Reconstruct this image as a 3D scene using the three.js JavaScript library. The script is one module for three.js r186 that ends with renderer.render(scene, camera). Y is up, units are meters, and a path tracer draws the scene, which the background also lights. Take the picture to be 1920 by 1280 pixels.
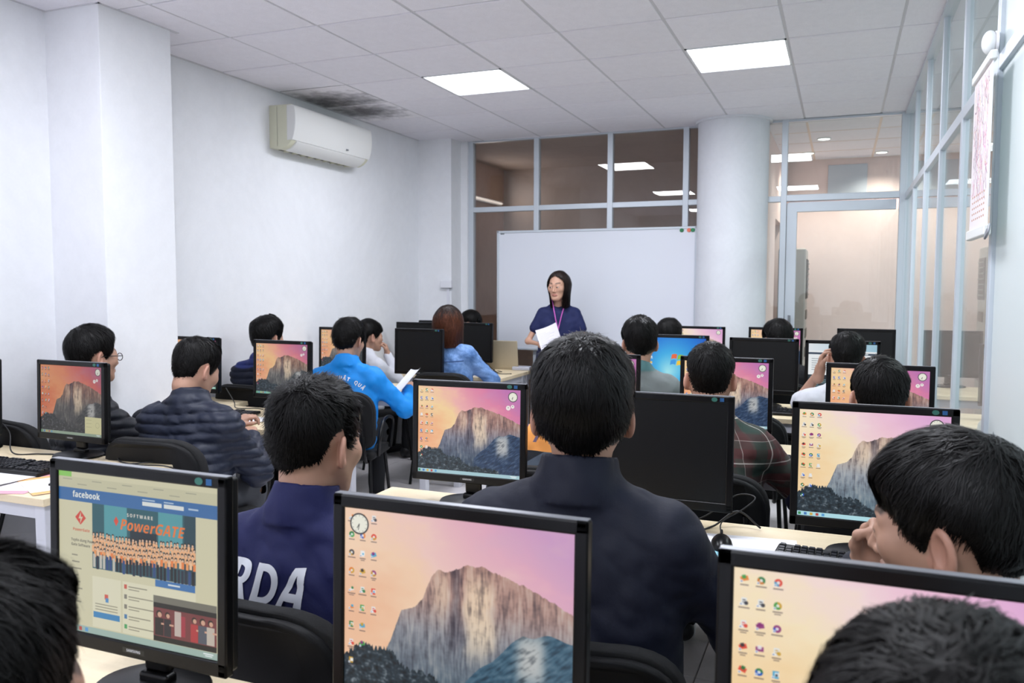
import * as THREE from 'three';
import { RoundedBoxGeometry } from 'three/addons/geometries/RoundedBoxGeometry.js';
import { mergeGeometries, mergeVertices, toCreasedNormals } from 'three/addons/utils/BufferGeometryUtils.js';
import { ImprovedNoise } from 'three/addons/math/ImprovedNoise.js';
import { RectAreaLightUniformsLib } from 'three/addons/lights/RectAreaLightUniformsLib.js';

// ---------------------------------------------------------------- camera, lights, exposure
const scene = new THREE.Scene();
const renderer = new THREE.WebGLRenderer();
renderer.toneMapping = THREE.LinearToneMapping;
renderer.toneMappingExposure = 1.0;
renderer.shadowMap.enabled = true;
RectAreaLightUniformsLib.init();
const camera = new THREE.PerspectiveCamera(2 * Math.atan(640 / 1532.2) * 180 / Math.PI, 1.5, 0.05, 60);
camera.position.set(3.33, 1.5, 3.89);
camera.rotation.set(-0.068, 0.3822, 0.0022, 'YXZ');
camera.focus = 2.5; camera.userData.fStop = 6.5;
scene.background = new THREE.Color(0x000000);

const CEIL = 2.934, XL = -0.6, XR = 3.8, ZF = -3.65, ZB = 5.6;
const PANEL = { radiance: 31.5, glow: 6, color: [0.895, 0.925, 1.0] };   // classroom ceiling panels
const HALL = { spot: 3.4, color: [1.0, 0.84, 0.74], glow: 7 };        // warm downlights in the hall
const SIDE = { radiance: 46.0, color: [0.94, 0.97, 1.0] };             // panels added to brighten the room behind the right glass

// ---------------------------------------------------------------- helpers
let seed = 7;
const rnd = () => { seed = (seed * 1664525 + 1013904223) >>> 0; return seed / 4294967296; };
const rr = (a, b) => a + (b - a) * rnd();
const V = (x, y, z) => new THREE.Vector3(x, y, z);
const noise3 = new ImprovedNoise();
const N3 = (x, y, z) => noise3.noise(x + 31.7, y + 17.3, z + 53.1);
const clamp = (x, a, b) => Math.min(b, Math.max(a, x));
const sstep = (a, b, x) => { const t = clamp((x - a) / (b - a), 0, 1); return t * t * (3 - 2 * t); };
const used = {};
function numbered(n) { if (!(n in used)) { used[n] = 0; return n; } used[n]++; return n + '_' + String(used[n]).padStart(3, '0'); }
function shadow(o) { o.castShadow = true; o.receiveShadow = true; return o; }
function obj(name, geos, mat, parent = scene) {
  const g = Array.isArray(geos) ? (geos.length === 1 ? geos[0] : mergeGeometries(geos.map(x => { const y = x.index ? x.toNonIndexed() : x; for (const k of Object.keys(y.attributes)) if (!['position', 'normal', 'uv'].includes(k)) y.deleteAttribute(k); return y; }))) : geos;
  const m = shadow(new THREE.Mesh(g, mat)); m.name = parent === scene ? numbered(name) : name; parent.add(m); return m;
}
function tag(o, label, category, group, kind) { if (label) o.userData.label = label; if (category) o.userData.category = category; if (group) o.userData.group = group; if (kind) o.userData.kind = kind; return o; }
function thing(name, label, category, p = [0, 0, 0], turn = 0, group) { const o = new THREE.Group(); o.name = numbered(name); o.position.set(...p); o.rotation.y = turn; scene.add(o); return tag(o, label, category, group); }
function struct(name, label, p = [0, 0, 0]) { const o = new THREE.Group(); o.name = name; used[name] = 0; o.position.set(...p); scene.add(o); return tag(o, label, null, null, 'structure'); }
function worldUV(g) { const p = g.attributes.position, n = g.attributes.normal, u = g.attributes.uv; for (let i = 0; i < p.count; i++) { const ax = Math.abs(n.getX(i)), ay = Math.abs(n.getY(i)), az = Math.abs(n.getZ(i)); if (ax >= ay && ax >= az) u.setXY(i, p.getZ(i), p.getY(i)); else if (ay >= az) u.setXY(i, p.getX(i), p.getZ(i)); else u.setXY(i, p.getX(i), p.getY(i)); } return g; }
function structMesh(name, label, geos, mat) { for (const g of [].concat(geos)) worldUV(g); const m = obj(name, geos, mat); return tag(m, label, null, null, 'structure'); }
const bx = (w, h, d, x = 0, y = 0, z = 0) => new THREE.BoxGeometry(w, h, d).translate(x, y, z);
const bb = (x0, x1, y0, y1, z0, z1) => bx(x1 - x0, y1 - y0, z1 - z0, (x0 + x1) / 2, (y0 + y1) / 2, (z0 + z1) / 2);
const rb = (w, h, d, r, x = 0, y = 0, z = 0, s = 2) => new RoundedBoxGeometry(w, h, d, s, r).translate(x, y, z);
const cyl = (r0, r1, h, x = 0, y = 0, z = 0, n = 24) => new THREE.CylinderGeometry(r0, r1, h, n).translate(x, y, z);
const tube = (pts, r, n = 24, k = 8, closed = false) => new THREE.TubeGeometry(new THREE.CatmullRomCurve3(pts.map(p => p.isVector3 ? p : V(...p)), closed), n, r, k, closed);
const bar = (a, b, r, k = 10) => { const A = V(...a), B = V(...b), d = B.clone().sub(A), g = new THREE.CylinderGeometry(r, r, d.length(), k); g.applyQuaternion(new THREE.Quaternion().setFromUnitVectors(V(0, 1, 0), d.clone().normalize())); g.translate((A.x + B.x) / 2, (A.y + B.y) / 2, (A.z + B.z) / 2); return g; };
const lin = (r, g, b) => new THREE.Color().setRGB(r, g, b);
const srgb = (r, g, b) => new THREE.Color().setRGB(r / 255, g / 255, b / 255, THREE.SRGBColorSpace);
function canvas(w, h, draw) { const c = document.createElement('canvas'); c.width = w; c.height = h; draw(c.getContext('2d'), w, h); const t = new THREE.CanvasTexture(c); t.colorSpace = THREE.SRGBColorSpace; t.anisotropy = 8; return t; }
function dataTex(w, h, fn, color = true, rep = true) {
  const d = new Uint8Array(w * h * 4);
  for (let y = 0; y < h; y++) for (let x = 0; x < w; x++) { const c = fn(x / w, y / h); d.set([clamp(c[0], 0, 255), clamp(c[1], 0, 255), clamp(c[2], 0, 255), 255], (y * w + x) * 4); }
  const t = new THREE.DataTexture(d, w, h); t.magFilter = THREE.LinearFilter; t.minFilter = THREE.LinearFilter; if (rep) t.wrapS = t.wrapT = THREE.RepeatWrapping; if (color) t.colorSpace = THREE.SRGBColorSpace; t.needsUpdate = true; return t;
}
// noise that tiles in u and v
const tn = (u, v, f, s = 0) => { const a = u * 6.28318, b = v * 6.28318; return N3(Math.cos(a) * f * 0.159 + s, Math.sin(a) * f * 0.159 + Math.cos(b) * f * 0.11, Math.sin(b) * f * 0.159 + s * 1.7); };
function rep(t, u, v) { const c = t.clone(); c.repeat.set(u, v); c.needsUpdate = true; return c; }
const M = (o) => new THREE.MeshStandardMaterial(o);

// ---------------------------------------------------------------- shared materials
const plasterBump = dataTex(256, 256, (u, v) => { const n = 128 + 60 * tn(u, v, 30) + 45 * tn(u, v, 90, 3) + (rnd() - .5) * 30; return [n, n, n]; }, false);
const plasterCol = (r, g, b, a = 3) => dataTex(256, 256, (u, v) => { const n = a * tn(u, v, 9, 1) + a * .8 * tn(u, v, 40, 2) + (rnd() - .5) * 2; return [r + n, g + n, b + n]; });
const mWall = M({ map: rep(plasterCol(237, 238, 242), .4, .4), bumpMap: rep(plasterBump, 1, 1), bumpScale: .0006, roughness: .8 });
const mCol = M({ map: rep(plasterCol(226, 228, 234), .8, .8), bumpMap: plasterBump, bumpScale: .0005, roughness: .55 });
const mAlu = M({ color: srgb(204, 211, 219), metalness: .2, roughness: .4 });
const mAluDark = M({ color: srgb(120, 126, 134), metalness: .5, roughness: .45 });
const mGlass = new THREE.MeshPhysicalMaterial({ color: srgb(238, 246, 244), transmission: 1, thickness: 0, roughness: 0.0, ior: 1.5 });
const mFilm = new THREE.MeshPhysicalMaterial({ color: srgb(232, 240, 240), transmission: .5, thickness: 0, roughness: .55, ior: 1.5 });   // glass with frosted film
const mGlassTint = new THREE.MeshPhysicalMaterial({ color: srgb(244, 242, 240), transmission: 1, thickness: 0, roughness: 0.0, ior: 1.5 });
const MP = (o) => new THREE.MeshPhysicalMaterial(o);
const mBlackPlastic = MP({ color: srgb(11, 11, 13), roughness: .3, specularIntensity: .55 });
const mBlackMatte = MP({ color: srgb(14, 14, 16), roughness: .6, specularIntensity: .5 });
const mBackPlastic = MP({ color: srgb(15, 16, 18), roughness: .45, specularIntensity: .6 });
const mSilver = M({ color: srgb(150, 152, 158), metalness: .6, roughness: .3 });
const mPaper = M({ color: srgb(242, 241, 244), roughness: .8, side: THREE.DoubleSide });
const mCable = M({ color: srgb(20, 20, 22), roughness: .5 });
// ---------------------------------------------------------------- the room shell
const floorTex = dataTex(512, 512, (u, v) => { const n = 5 * tn(u, v, 12, 5) + 4 * tn(u, v, 50, 6) + (rnd() - .5) * 6; return [222 + n, 218 + n, 220 + n]; });
const floor = struct('floor', 'pale polished floor tiles under the desks');
{
  const variants = [0, 1, 2].map(i => M({ map: rep(floorTex, .6, .6), roughness: .28 + i * .03, color: lin(.95 + i * .02, .95 + i * .02, .95 + i * .02) }));
  const grout = M({ color: srgb(150, 146, 144), roughness: .9 });
  obj('floor_slab', bb(XL - .3, 7, -.12, -.006, -7.4, ZB + .2), grout, floor);
  const tg = rb(.595, .012, .595, .002);
  for (let i = 0; i < 8; i++) for (let j = 0; j < 16; j++) {
    const x = XL + .15 + .6 * i, z = ZB - .3 - .6 * j; const m = obj('floor_tile', tg, variants[Math.floor(rnd() * 3)], floor); m.position.set(x, -.006, z);
  }
  obj('hall_floor', [bb(XR + .05, 6.9, -.006, 0, -6.2, ZB), bb(2.65, XR + .05, -.006, 0, -6.2, ZF - .1)], M({ map: rep(floorTex, 1, 1), roughness: .3 }), floor);
}

// ceiling: mineral tiles laid in a T-bar grid (0.6 m module), light panels in four of the tiles in view
const tileTex = dataTex(256, 256, (u, v) => { const n = 3 * tn(u, v, 14, 2) + (rnd() - .5) * 9; return [242 + n, 240 + n, 247 + n]; });
const tileBump = dataTex(256, 256, (u, v) => { const n = 150 + 50 * tn(u, v, 60, 4) + (rnd() < .05 ? -90 : 0) + (rnd() - .5) * 25; return [n, n, n]; }, false);
const ceiling = struct('ceiling', 'suspended ceiling of pale square mineral tiles in a metal grid');
const lightTiles = [];
{
  const tm = [0, 1, 2].map(i => M({ map: tileTex, bumpMap: tileBump, bumpScale: .0008, roughness: .9, color: lin(.96 + .02 * i, .96 + .02 * i, .96 + .02 * i) }));
  // grimy tiles beside the air conditioner: speckled soot blown out of the outlet
  const soot = (cu, cv, ru, rv) => dataTex(192, 192, (u, v) => {
    const n0 = 3 * tn(u, v, 14, 2) + (rnd() - .5) * 9, d = Math.hypot((u - cu) / ru, (v - cv) / rv) + .35 * N3(u * 7, v * 7, 3) + .2 * N3(u * 20, v * 20, 9);
    const s = clamp(1.15 - d, 0, 1) * (.62 + .38 * rnd()) * .62; return [(242 + n0) * (1 - s), (240 + n0) * (1 - s), (245 + n0) * (1 - .98 * s)];
  }, true, false);
  const tg = rb(.584, .016, .584, .004);
  const grid = M({ color: srgb(206, 205, 210), roughness: .55 });
  for (let i = -1; i <= 7; i++) for (let j = -9; j <= 6; j++) {
    const x0 = Math.max(i * .6, XL), x1 = Math.min(i * .6 + .6, XR), z1 = Math.min(-j * .6, ZB), z0 = Math.max(-j * .6 - .6, ZF);
    if (x1 - x0 < .04 || z1 - z0 < .02) continue;
    if ((i === 1 || i === 4) && [2, -3, -8].includes(j)) { lightTiles.push([(x0 + x1) / 2, (z0 + z1) / 2]); continue; }
    let mat = tm[Math.floor(rnd() * 3)];
    if (i === -1 && j === 2) mat = M({ map: soot(.30, .25, .85, .55), bumpMap: tileBump, bumpScale: .0008, roughness: .9 });
    if (i === -1 && j === 3) mat = M({ map: soot(.42, .62, .55, .5), bumpMap: tileBump, bumpScale: .0008, roughness: .9 });
    const t = obj('ceiling_tile', x1 - x0 > .59 && z1 - z0 > .59 ? tg : rb(x1 - x0 - .014, .016, z1 - z0 - .014, .003), mat, ceiling);
    t.position.set((x0 + x1) / 2, CEIL + .006 + rr(-.0015, .0015), (z0 + z1) / 2);
  }
  for (let i = 0; i <= 6; i++) obj('main_runner', bb(i * .6 - .011, i * .6 + .011, CEIL + .002, CEIL + .03, ZF, ZB), grid, ceiling);
  for (let j = -9; j <= 6; j++) obj('cross_runner', bb(XL, XR, CEIL + .0035, CEIL + .03, -j * .6 - .008, -j * .6 + .008), grid, ceiling);
  obj('edge_angle', [bb(XL, XL + .02, CEIL - .004, CEIL + .02, ZF, ZB), bb(XL, XR, CEIL - .004, CEIL + .02, ZF, ZF + .02)], grid, ceiling);
  obj('slab', bb(XL - .3, 7, CEIL + .03, CEIL + .16, -7.4, ZB + .2), M({ color: srgb(190, 190, 192), roughness: .9 }), ceiling);
  // hall and neighbouring room continue the same ceiling
  const hg = []; for (let k = 0; k < 5; k++) hg.push(bb(2.7, 6.9, CEIL + .002, CEIL + .012, -3.75 - .6 * k, -3.735 - .6 * k));
  obj('hall_ceiling', [bb(2.65, 6.9, CEIL + .004, CEIL + .03, -6.2, ZF - .05), bb(XR + .05, 6.9, CEIL + .004, CEIL + .03, ZF - .05, ZB)], tm[1], ceiling);
  obj('hall_runner', hg.concat([bb(3.0, 3.02, CEIL + .001, CEIL + .012, -6.2, ZF - .05), bb(3.6, 3.62, CEIL + .001, CEIL + .012, -6.2, ZF - .05)]), M({ color: srgb(232, 214, 200), roughness: .5 }), ceiling);
}
const panelGlow = new THREE.MeshStandardMaterial({ color: 0x000000, emissive: lin(...PANEL.color), emissiveIntensity: PANEL.glow, roughness: .6 });
const panelFrame = M({ color: srgb(236, 238, 240), roughness: .4 });
function panelLight(x, z, label, L, C, w = .59) {
  const t = thing('ceiling_light_panel', label, 'light panel', [x, CEIL, z], 0, 'ceiling light panels');
  obj('diffuser', bb(-w / 2 + .012, w / 2 - .012, .001, .008, -w / 2 + .012, w / 2 - .012), panelGlow, t);
  obj('frame', [bb(-w / 2, w / 2, -.004, .012, -w / 2, -w / 2 + .012), bb(-w / 2, w / 2, -.004, .012, w / 2 - .012, w / 2), bb(-w / 2, -w / 2 + .012, -.004, .012, -w / 2, w / 2), bb(w / 2 - .012, w / 2, -.004, .012, -w / 2, w / 2)], panelFrame, t);
  const l = new THREE.RectAreaLight(lin(...C), L, w - .03, w - .03); l.position.set(0, -.006, 0); l.rotation.x = -Math.PI / 2; l.name = 'panel_light'; t.add(l);
  return t;
}
for (const [x, z] of lightTiles) {
  const far = z < 0, left = x < 2;
  panelLight(x, z, far ? (left ? 'square white ceiling light panel nearest the wall air conditioner' : 'square white ceiling light panel in front of the round white column') : 'square white ceiling light panel above the rows nearest the back wall', PANEL.radiance, PANEL.color);
}

// left wall with its square pier and the corner pier by the whiteboard
structMesh('wall_left', 'white plastered side wall behind the left desks', bb(XL - .2, XL, -.1, CEIL + .03, ZF - .1, ZB), mWall);
structMesh('wall_pier', 'square white pier standing out from the left wall', rb(.385, CEIL + .03, .485, .004, XL + .1925 - .005, (CEIL + .03) / 2, .478), mWall);
structMesh('wall_corner', 'white corner pier between side wall and glazed front partition', [bb(XL, -.235, 0, CEIL + .03, ZF - .05, -3.375), bb(-.24, -.165, 0, CEIL + .03, ZF - .05, -3.60)], mWall);
structMesh('wall_back', 'white wall behind the camera', bb(XL - .2, XR + .1, -.1, CEIL + .03, ZB, ZB + .2), mWall);
structMesh('column_round', 'thick round white column beside the whiteboard', [cyl(.302, .302, CEIL, 2.42, CEIL / 2, -3.55, 64), cyl(.325, .325, .02, 2.42, CEIL - .012, -3.55, 64)], mCol);
obj('trim_1', [bb(XL + .37, XL + .392, CEIL - .006, CEIL + .001, .18, .73), bb(XL, XL + .392, CEIL - .006, CEIL + .001, .716, .732)], M({ color: srgb(214, 213, 218), roughness: .6 }));
tag(scene.children[scene.children.length - 1], 'thin pale trim around the head of the square pier', null, null, 'structure');

// front partition: aluminium frame with glass
const wf = struct('wall_front', 'aluminium framed glass partition behind the whiteboard');
{
  const mx = [-.14, .557, 1.292, 1.997, 2.16], z0 = ZF - .045, z1 = ZF + .02;
  for (const x of mx) obj('mullion', rb(.052, CEIL, .07, .004, x, CEIL / 2, ZF - .012), mAlu, wf);
  for (let i = 0; i < 4; i++) { obj('transom', rb(mx[i + 1] - mx[i] - .05, .05, .06, .004, (mx[i] + mx[i + 1]) / 2, 2.257, ZF - .012), mAlu, wf); }
  obj('bottom_rail', bb(-.14, 2.2, 0, .08, z0, z1), mAlu, wf); obj('top_rail', bb(-.17, 2.2, CEIL - .015, CEIL + .01, z0, z1), mAlu, wf);
  for (let i = 0; i < 4; i++) {
    obj('glass_pane', bb(mx[i] + .024, mx[i + 1] - .024, .08, 2.234, ZF - .018, ZF - .012), mGlassTint, wf);
    obj('glass_pane', bb(mx[i] + .024, mx[i + 1] - .024, 2.28, CEIL - .015, ZF - .018, ZF - .012), mGlassTint, wf);
  }
}
// door bay right of the column
const d1 = struct('door_1', 'framed glass door with fanlight between round column and side glazing');
{
  obj('door_post', rb(.05, CEIL, .09, .004, 2.845, CEIL / 2, ZF - .01), mAlu, d1);
  obj('door_post', rb(.045, CEIL, .09, .004, 3.778, CEIL / 2, ZF - .01), mAlu, d1);
  obj('transom', rb(.91, .055, .08, .004, 3.31, 2.262, ZF - .01), mAlu, d1);
  obj('transom', rb(.13, .05, .07, .004, 2.765, 2.257, ZF - .01), mAlu, d1);
  obj('head_rail', bb(2.7, 3.8, CEIL - .022, CEIL + .01, ZF - .05, ZF + .02), mAlu, d1);
  const leaf = obj('door_leaf', [rb(.085, 2.2, .045, .004, 2.915, 1.12, ZF - .015), rb(.85, .085, .045, .004, 3.31, 2.185, ZF - .0151), rb(.85, .12, .045, .004, 3.31, .08, ZF - .0152)], mAlu, d1);
  obj('glass_pane', bb(2.955, 3.756, .13, 2.145, ZF - .018, ZF - .012), mGlass, leaf);
  obj('glass_pane', bb(2.868, 3.756, 2.288, CEIL - .02, ZF - .018, ZF - .012), mGlass, d1);
  obj('glass_pane', bb(2.70, 2.822, 2.28, CEIL - .02, ZF - .018, ZF - .012), mGlass, d1);
  obj('glass_pane', bb(2.70, 2.822, .08, 2.234, ZF - .018, ZF - .012), mGlass, d1);
  obj('handle', [bar([2.915, .95, ZF + .05], [2.915, 1.25, ZF + .05], .011), bar([2.915, .98, ZF + .05], [2.915, .98, ZF], .008), bar([2.915, 1.22, ZF + .05], [2.915, 1.22, ZF], .008)], mSilver, leaf);
}
// right partition
const wr = struct('wall_right', 'aluminium framed glass partition along the right side');
{
  const zs = []; for (let k = -1; k < 10; k++) zs.push(-2.79 + .87 * k);
  zs[0] = ZF + .01;
  for (const z of zs) obj('mullion', rb(.036, CEIL, .046, .004, XR + .012, CEIL / 2, z), mAlu, wr);
  for (let k = 0; k < zs.length - 1; k++) {
    const a = zs[k] + .026, b = zs[k + 1] - .026; if (b > ZB) break;
    obj('transom', rb(.034, .052, b - a, .004, XR + .012, 2.245, (a + b) / 2), mAlu, wr);
    const gm = zs[k] > .6 ? mFilm : mGlass; obj('glass_pane', bb(XR + .009, XR + .015, .08, 2.22, a, b), gm, wr);
    obj('glass_pane', bb(XR + .009, XR + .015, 2.27, CEIL - .02, a, b), gm, wr);
  }
  obj('bottom_rail', bb(XR - .02, XR + .04, 0, .08, ZF, ZB), mAlu, wr); obj('top_rail', bb(XR - .02, XR + .04, CEIL - .025, CEIL + .01, ZF, ZB), mAlu, wr);
}
// beyond the glass: an unlit store behind the whiteboard, the hall behind the door, the room next door
const mBrown = M({ map: rep(plasterCol(216, 188, 172, 5), .5, .5), roughness: .85 });
const mGreyBrown = M({ map: rep(plasterCol(208, 196, 188, 5), .5, .5), roughness: .85 });
const mCream = M({ map: rep(plasterCol(240, 220, 217, 3), .5, .5), roughness: .75 });
const mNext = M({ map: rep(plasterCol(236, 242, 242, 3), .5, .5), roughness: .8 });
structMesh('wall_store', 'brown walls of the unlit store seen through the front glazing', [bb(XL, 2.62, 0, CEIL, -5.7, -5.6)], mGreyBrown);
structMesh('wall_store_side', 'brown side wall of the unlit store', [bb(XL - .1, XL, 0, CEIL, -7.2, ZF - .1)], mBrown);
structMesh('ceiling_store', 'grey ceiling of the unlit store', bb(XL, 2.6, CEIL - .01, CEIL + .03, -5.6, ZF - .05), mGreyBrown);
structMesh('wall_hall_left', 'cream side wall of the hall beyond the glass door', [bb(2.6, 2.68, 0, CEIL + .03, -5.0, ZF - .06), bb(2.6, 2.68, 2.2, CEIL + .03, -7.3, -5.0), bb(2.6, 2.68, 0, CEIL + .03, -7.3, -6.0)], mCream);  // doorway gap added in this wall to let hall light into the store
structMesh('wall_hall', 'cream end wall of the hall beyond the glass door', bb(2.6, 7, 0, CEIL + .03, -6.3, -6.16), mCream);
structMesh('wall_next', 'pale far wall of the room beyond the right glazing', bb(6.9, 7, 0, CEIL + .03, -6.3, ZB + .2), mNext);
structMesh('wall_next_back', 'pale rear wall of the room beyond the right glazing', bb(XR + .1, 7, -.1, CEIL + .03, ZB, ZB + .2), mNext);
{ // hall fittings
  const glow = new THREE.MeshStandardMaterial({ color: 0, emissive: lin(...HALL.color), emissiveIntensity: HALL.glow });
  const glow2 = new THREE.MeshStandardMaterial({ color: 0, emissive: lin(1, .93, .88), emissiveIntensity: HALL.glow });
  for (const [x, z, lab, g, C, s] of [[3.134, -4.73, 'round white downlight nearest the glass door in the hall ceiling', glow2, [1, .88, .78], .55], [3.69, -5.80, 'round warm downlight close to the hall end wall', glow, HALL.color, 1.5], [2.96, -5.6, 'round warm downlight near the standing air conditioner', glow, HALL.color, 1.2]]) {
    const t = thing('downlight', lab, 'downlight', [x, CEIL, z]);
    obj('lens', cyl(.055, .055, .008, 0, 0, 0), g, t); obj('rim', new THREE.TorusGeometry(.06, .008, 8, 32).rotateX(Math.PI / 2), panelFrame, t);
    const l = new THREE.SpotLight(lin(...C), HALL.spot * s, 0, 1.15, .7, 2); l.position.set(0, -.02, 0); l.shadow.radius = 2.5; l.castShadow = true; l.target.position.set(0, -2, 0); t.add(l); t.add(l.target);
  }
  panelLight(5.2, -1.5, 'added square light panel in the room beyond the right glazing', SIDE.radiance, SIDE.color);  // unseen panels, added to brighten the next room and the hall
  panelLight(5.2, 1.9, 'added square light panel farther back beyond the right glazing', SIDE.radiance, SIDE.color);
  panelLight(5.2, -4.8, 'added square light panel in the hall beyond the right glazing', SIDE.radiance * .45, [1, .91, .92]);
  { // dim tube on the side wall; area light added to brighten the store
    const t = thing('tube_light', 'thin dim tube lamp on the side wall of the store behind the glass', 'lamp', [XL + .05, 2.50, -5.0]);
    obj('tube', bar([0, 0, -.42], [0, 0, .42], .012, 14), new THREE.MeshStandardMaterial({ color: 0, emissive: lin(1, .9, .84), emissiveIntensity: .9 }), t); obj('batten', bx(.03, .05, .9, -.03, .0, 0), panelFrame, t);
    const l = new THREE.RectAreaLight(lin(1, .88, .82), 17, .84, .05); l.position.set(.02, 0, 0); l.rotation.y = -Math.PI / 2; t.add(l);
  }
  const s = thing('wall_sign', 'blank pale grey board high on the cream hall wall', 'sign', [3.36, 2.71, -6.15]);
  obj('board', rb(.41, .32, .02, .004), M({ color: srgb(196, 204, 216), roughness: .6 }), s);
  const a = thing('standing_air_conditioner', 'tall grey floor-standing air conditioner seen through the glass door', 'air conditioner', [2.84, 0, -5.5]);
  obj('cabinet', rb(.28, 1.9, .5, .02, 0, .95, 0), M({ color: srgb(176, 172, 168), roughness: .5 }), a);
  obj('outlet', rb(.02, .42, .4, .005, .14, 1.58, 0), M({ color: srgb(90, 84, 80), roughness: .6 }), a);
  for (let k = 0; k < 7; k++) obj('louvre', bb(.145, .16, 1.41 + k * .055, 1.42 + k * .055, -.19, .19), M({ color: srgb(150, 146, 142), roughness: .5 }), a);
  for (let k = 0; k < 4; k++) obj('vent', rb(.015, .1, .3, .004, .142, 1.2 - k * .2, 0), M({ color: srgb(120, 112, 106), roughness: .6 }), a);
  const p = thing('office_partition', 'low blue grey office partition beyond the right glazing', 'partition', [6.1, 0, -1.2]);
  obj('panel', rb(.06, 1.22, 6.5, .01, 0, .62, 0), M({ color: srgb(150, 166, 170), roughness: .8 }), p); obj('cap', bb(-.04, .04, 1.23, 1.26, -3.25, 3.25), mAlu, p);
  const w = thing('office_desk', 'white desk seen through the right glazing', 'desk', [5.45, 0, .8]);
  obj('top', rb(.9, .03, 3.2, .004, 0, .74, 0), M({ color: srgb(232, 230, 222), roughness: .5 }), w);
  for (const sx of [-1, 1]) for (const sz of [-1, 1]) obj('leg', bx(.05, .725, .05, sx * .4, .3625, sz * 1.5), mAlu, w);
}

// whiteboard, hung on the partition
{
  const t = thing('whiteboard', 'large white marker board with aluminium frame behind the teacher', 'whiteboard', [1.143, 0, -3.585]);
  obj('surface', bb(-.96, .96, .885, 2.025, -.008, .004), new THREE.MeshPhysicalMaterial({ color: srgb(226, 229, 238), roughness: .32, clearcoat: .3, clearcoatRoughness: .2 }), t);
  obj('frame', [rb(1.952, .022, .024, .004, 0, 2.027, 0), rb(1.952, .022, .024, .004, 0, .884, 0), rb(.022, 1.165, .024, .004, -.966, 1.456, 0), rb(.022, 1.165, .024, .004, .966, 1.456, 0)], mAlu, t);
  obj('corner_mark', bx(.04, .012, .001, -.92, 2.008, .005), mAluDark, t);
  for (const [x, c, n] of [[.835, [20, 120, 70], 'green'], [1.9 - 1.0, [235, 120, 90], 'orange'], [.935, [20, 130, 80], 'green']]) {
    const m = obj('board_magnet', cyl(.017, .019, .012, 0, 0, 0, 20).rotateX(Math.PI / 2), M({ color: srgb(...c), roughness: .4 })); m.position.set(1.143 + x, 2.004, -3.575);
    tag(m, n === 'orange' ? 'small orange round magnet between two green ones on the whiteboard corner' : 'small green round magnet in the top corner of the whiteboard', 'magnet', n === 'orange' ? null : 'green whiteboard magnets');
  }
}
// wall air conditioner
{
  const t = thing('wall_air_conditioner', 'cream split air conditioner high on the left wall', 'air conditioner', [XL, 2.66, -1.62]);
  const mAC = M({ color: srgb(230, 230, 228), roughness: .42 }), mACs = M({ color: srgb(216, 215, 192), roughness: .5 });
  const prof = (inset) => { const s = new THREE.Shape(); s.moveTo(0, -.15); s.lineTo(.10, -.158 + inset); s.quadraticCurveTo(.155, -.15, .19, -.10); s.quadraticCurveTo(.218, -.03, .218, .05); s.quadraticCurveTo(.218, .135, .19, .147); s.lineTo(0, .15); s.closePath(); return s; };
  const ex = (shape, d) => new THREE.ExtrudeGeometry(shape, { depth: d, bevelEnabled: true, bevelSize: .005, bevelThickness: .005, bevelSegments: 2, curveSegments: 10 });
  obj('casing', ex(prof(0), 1.03).translate(0, 0, -.515), mACs, t);
  const fs = new THREE.Shape(); fs.moveTo(.16, -.10); fs.lineTo(.199, -.098); fs.quadraticCurveTo(.228, -.03, .228, .05); fs.quadraticCurveTo(.228, .13, .205, .142); fs.lineTo(.16, .142); fs.closePath();
  obj('front_panel', ex(fs, 1.036).translate(0, 0, -.518), mAC, t);
  const fl = new THREE.Shape(); fl.moveTo(.105, -.166); fl.quadraticCurveTo(.16, -.16, .196, -.112); fl.lineTo(.190, -.106); fl.quadraticCurveTo(.155, -.15, .105, -.157); fl.closePath();
  obj('flap', ex(fl, .92).translate(0, 0, -.46), mAC, t);
  obj('outlet', bx(.085, .012, .9, .065, -.153, 0), M({ color: srgb(60, 58, 50), roughness: .7 }), t);
  for (let k = 0; k < 9; k++) obj('vane', bx(.07, .02, .004, .065, -.160, -.4 + k * .1), mACs, t);
  obj('seam', bx(.0015, .285, .0015, .07, 0, .522), M({ color: srgb(150, 148, 130), roughness: .7 }), t);
  obj('badge', bx(.003, .012, .03, .219, -.075, -.17), mSilver, t);
}
// small trunking box on the corner pier
{
  const t = thing('socket_box', 'small white surface socket box on the corner pier', 'socket', [-.275, 1.515, -3.352]);
  obj('box', rb(.12, .075, .045, .006), M({ color: srgb(232, 232, 238), roughness: .5 }), t); obj('conduit', bx(.022, .7, .018, .01, -.38, -.012), M({ color: srgb(228, 228, 236), roughness: .5 }), t);
}
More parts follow.
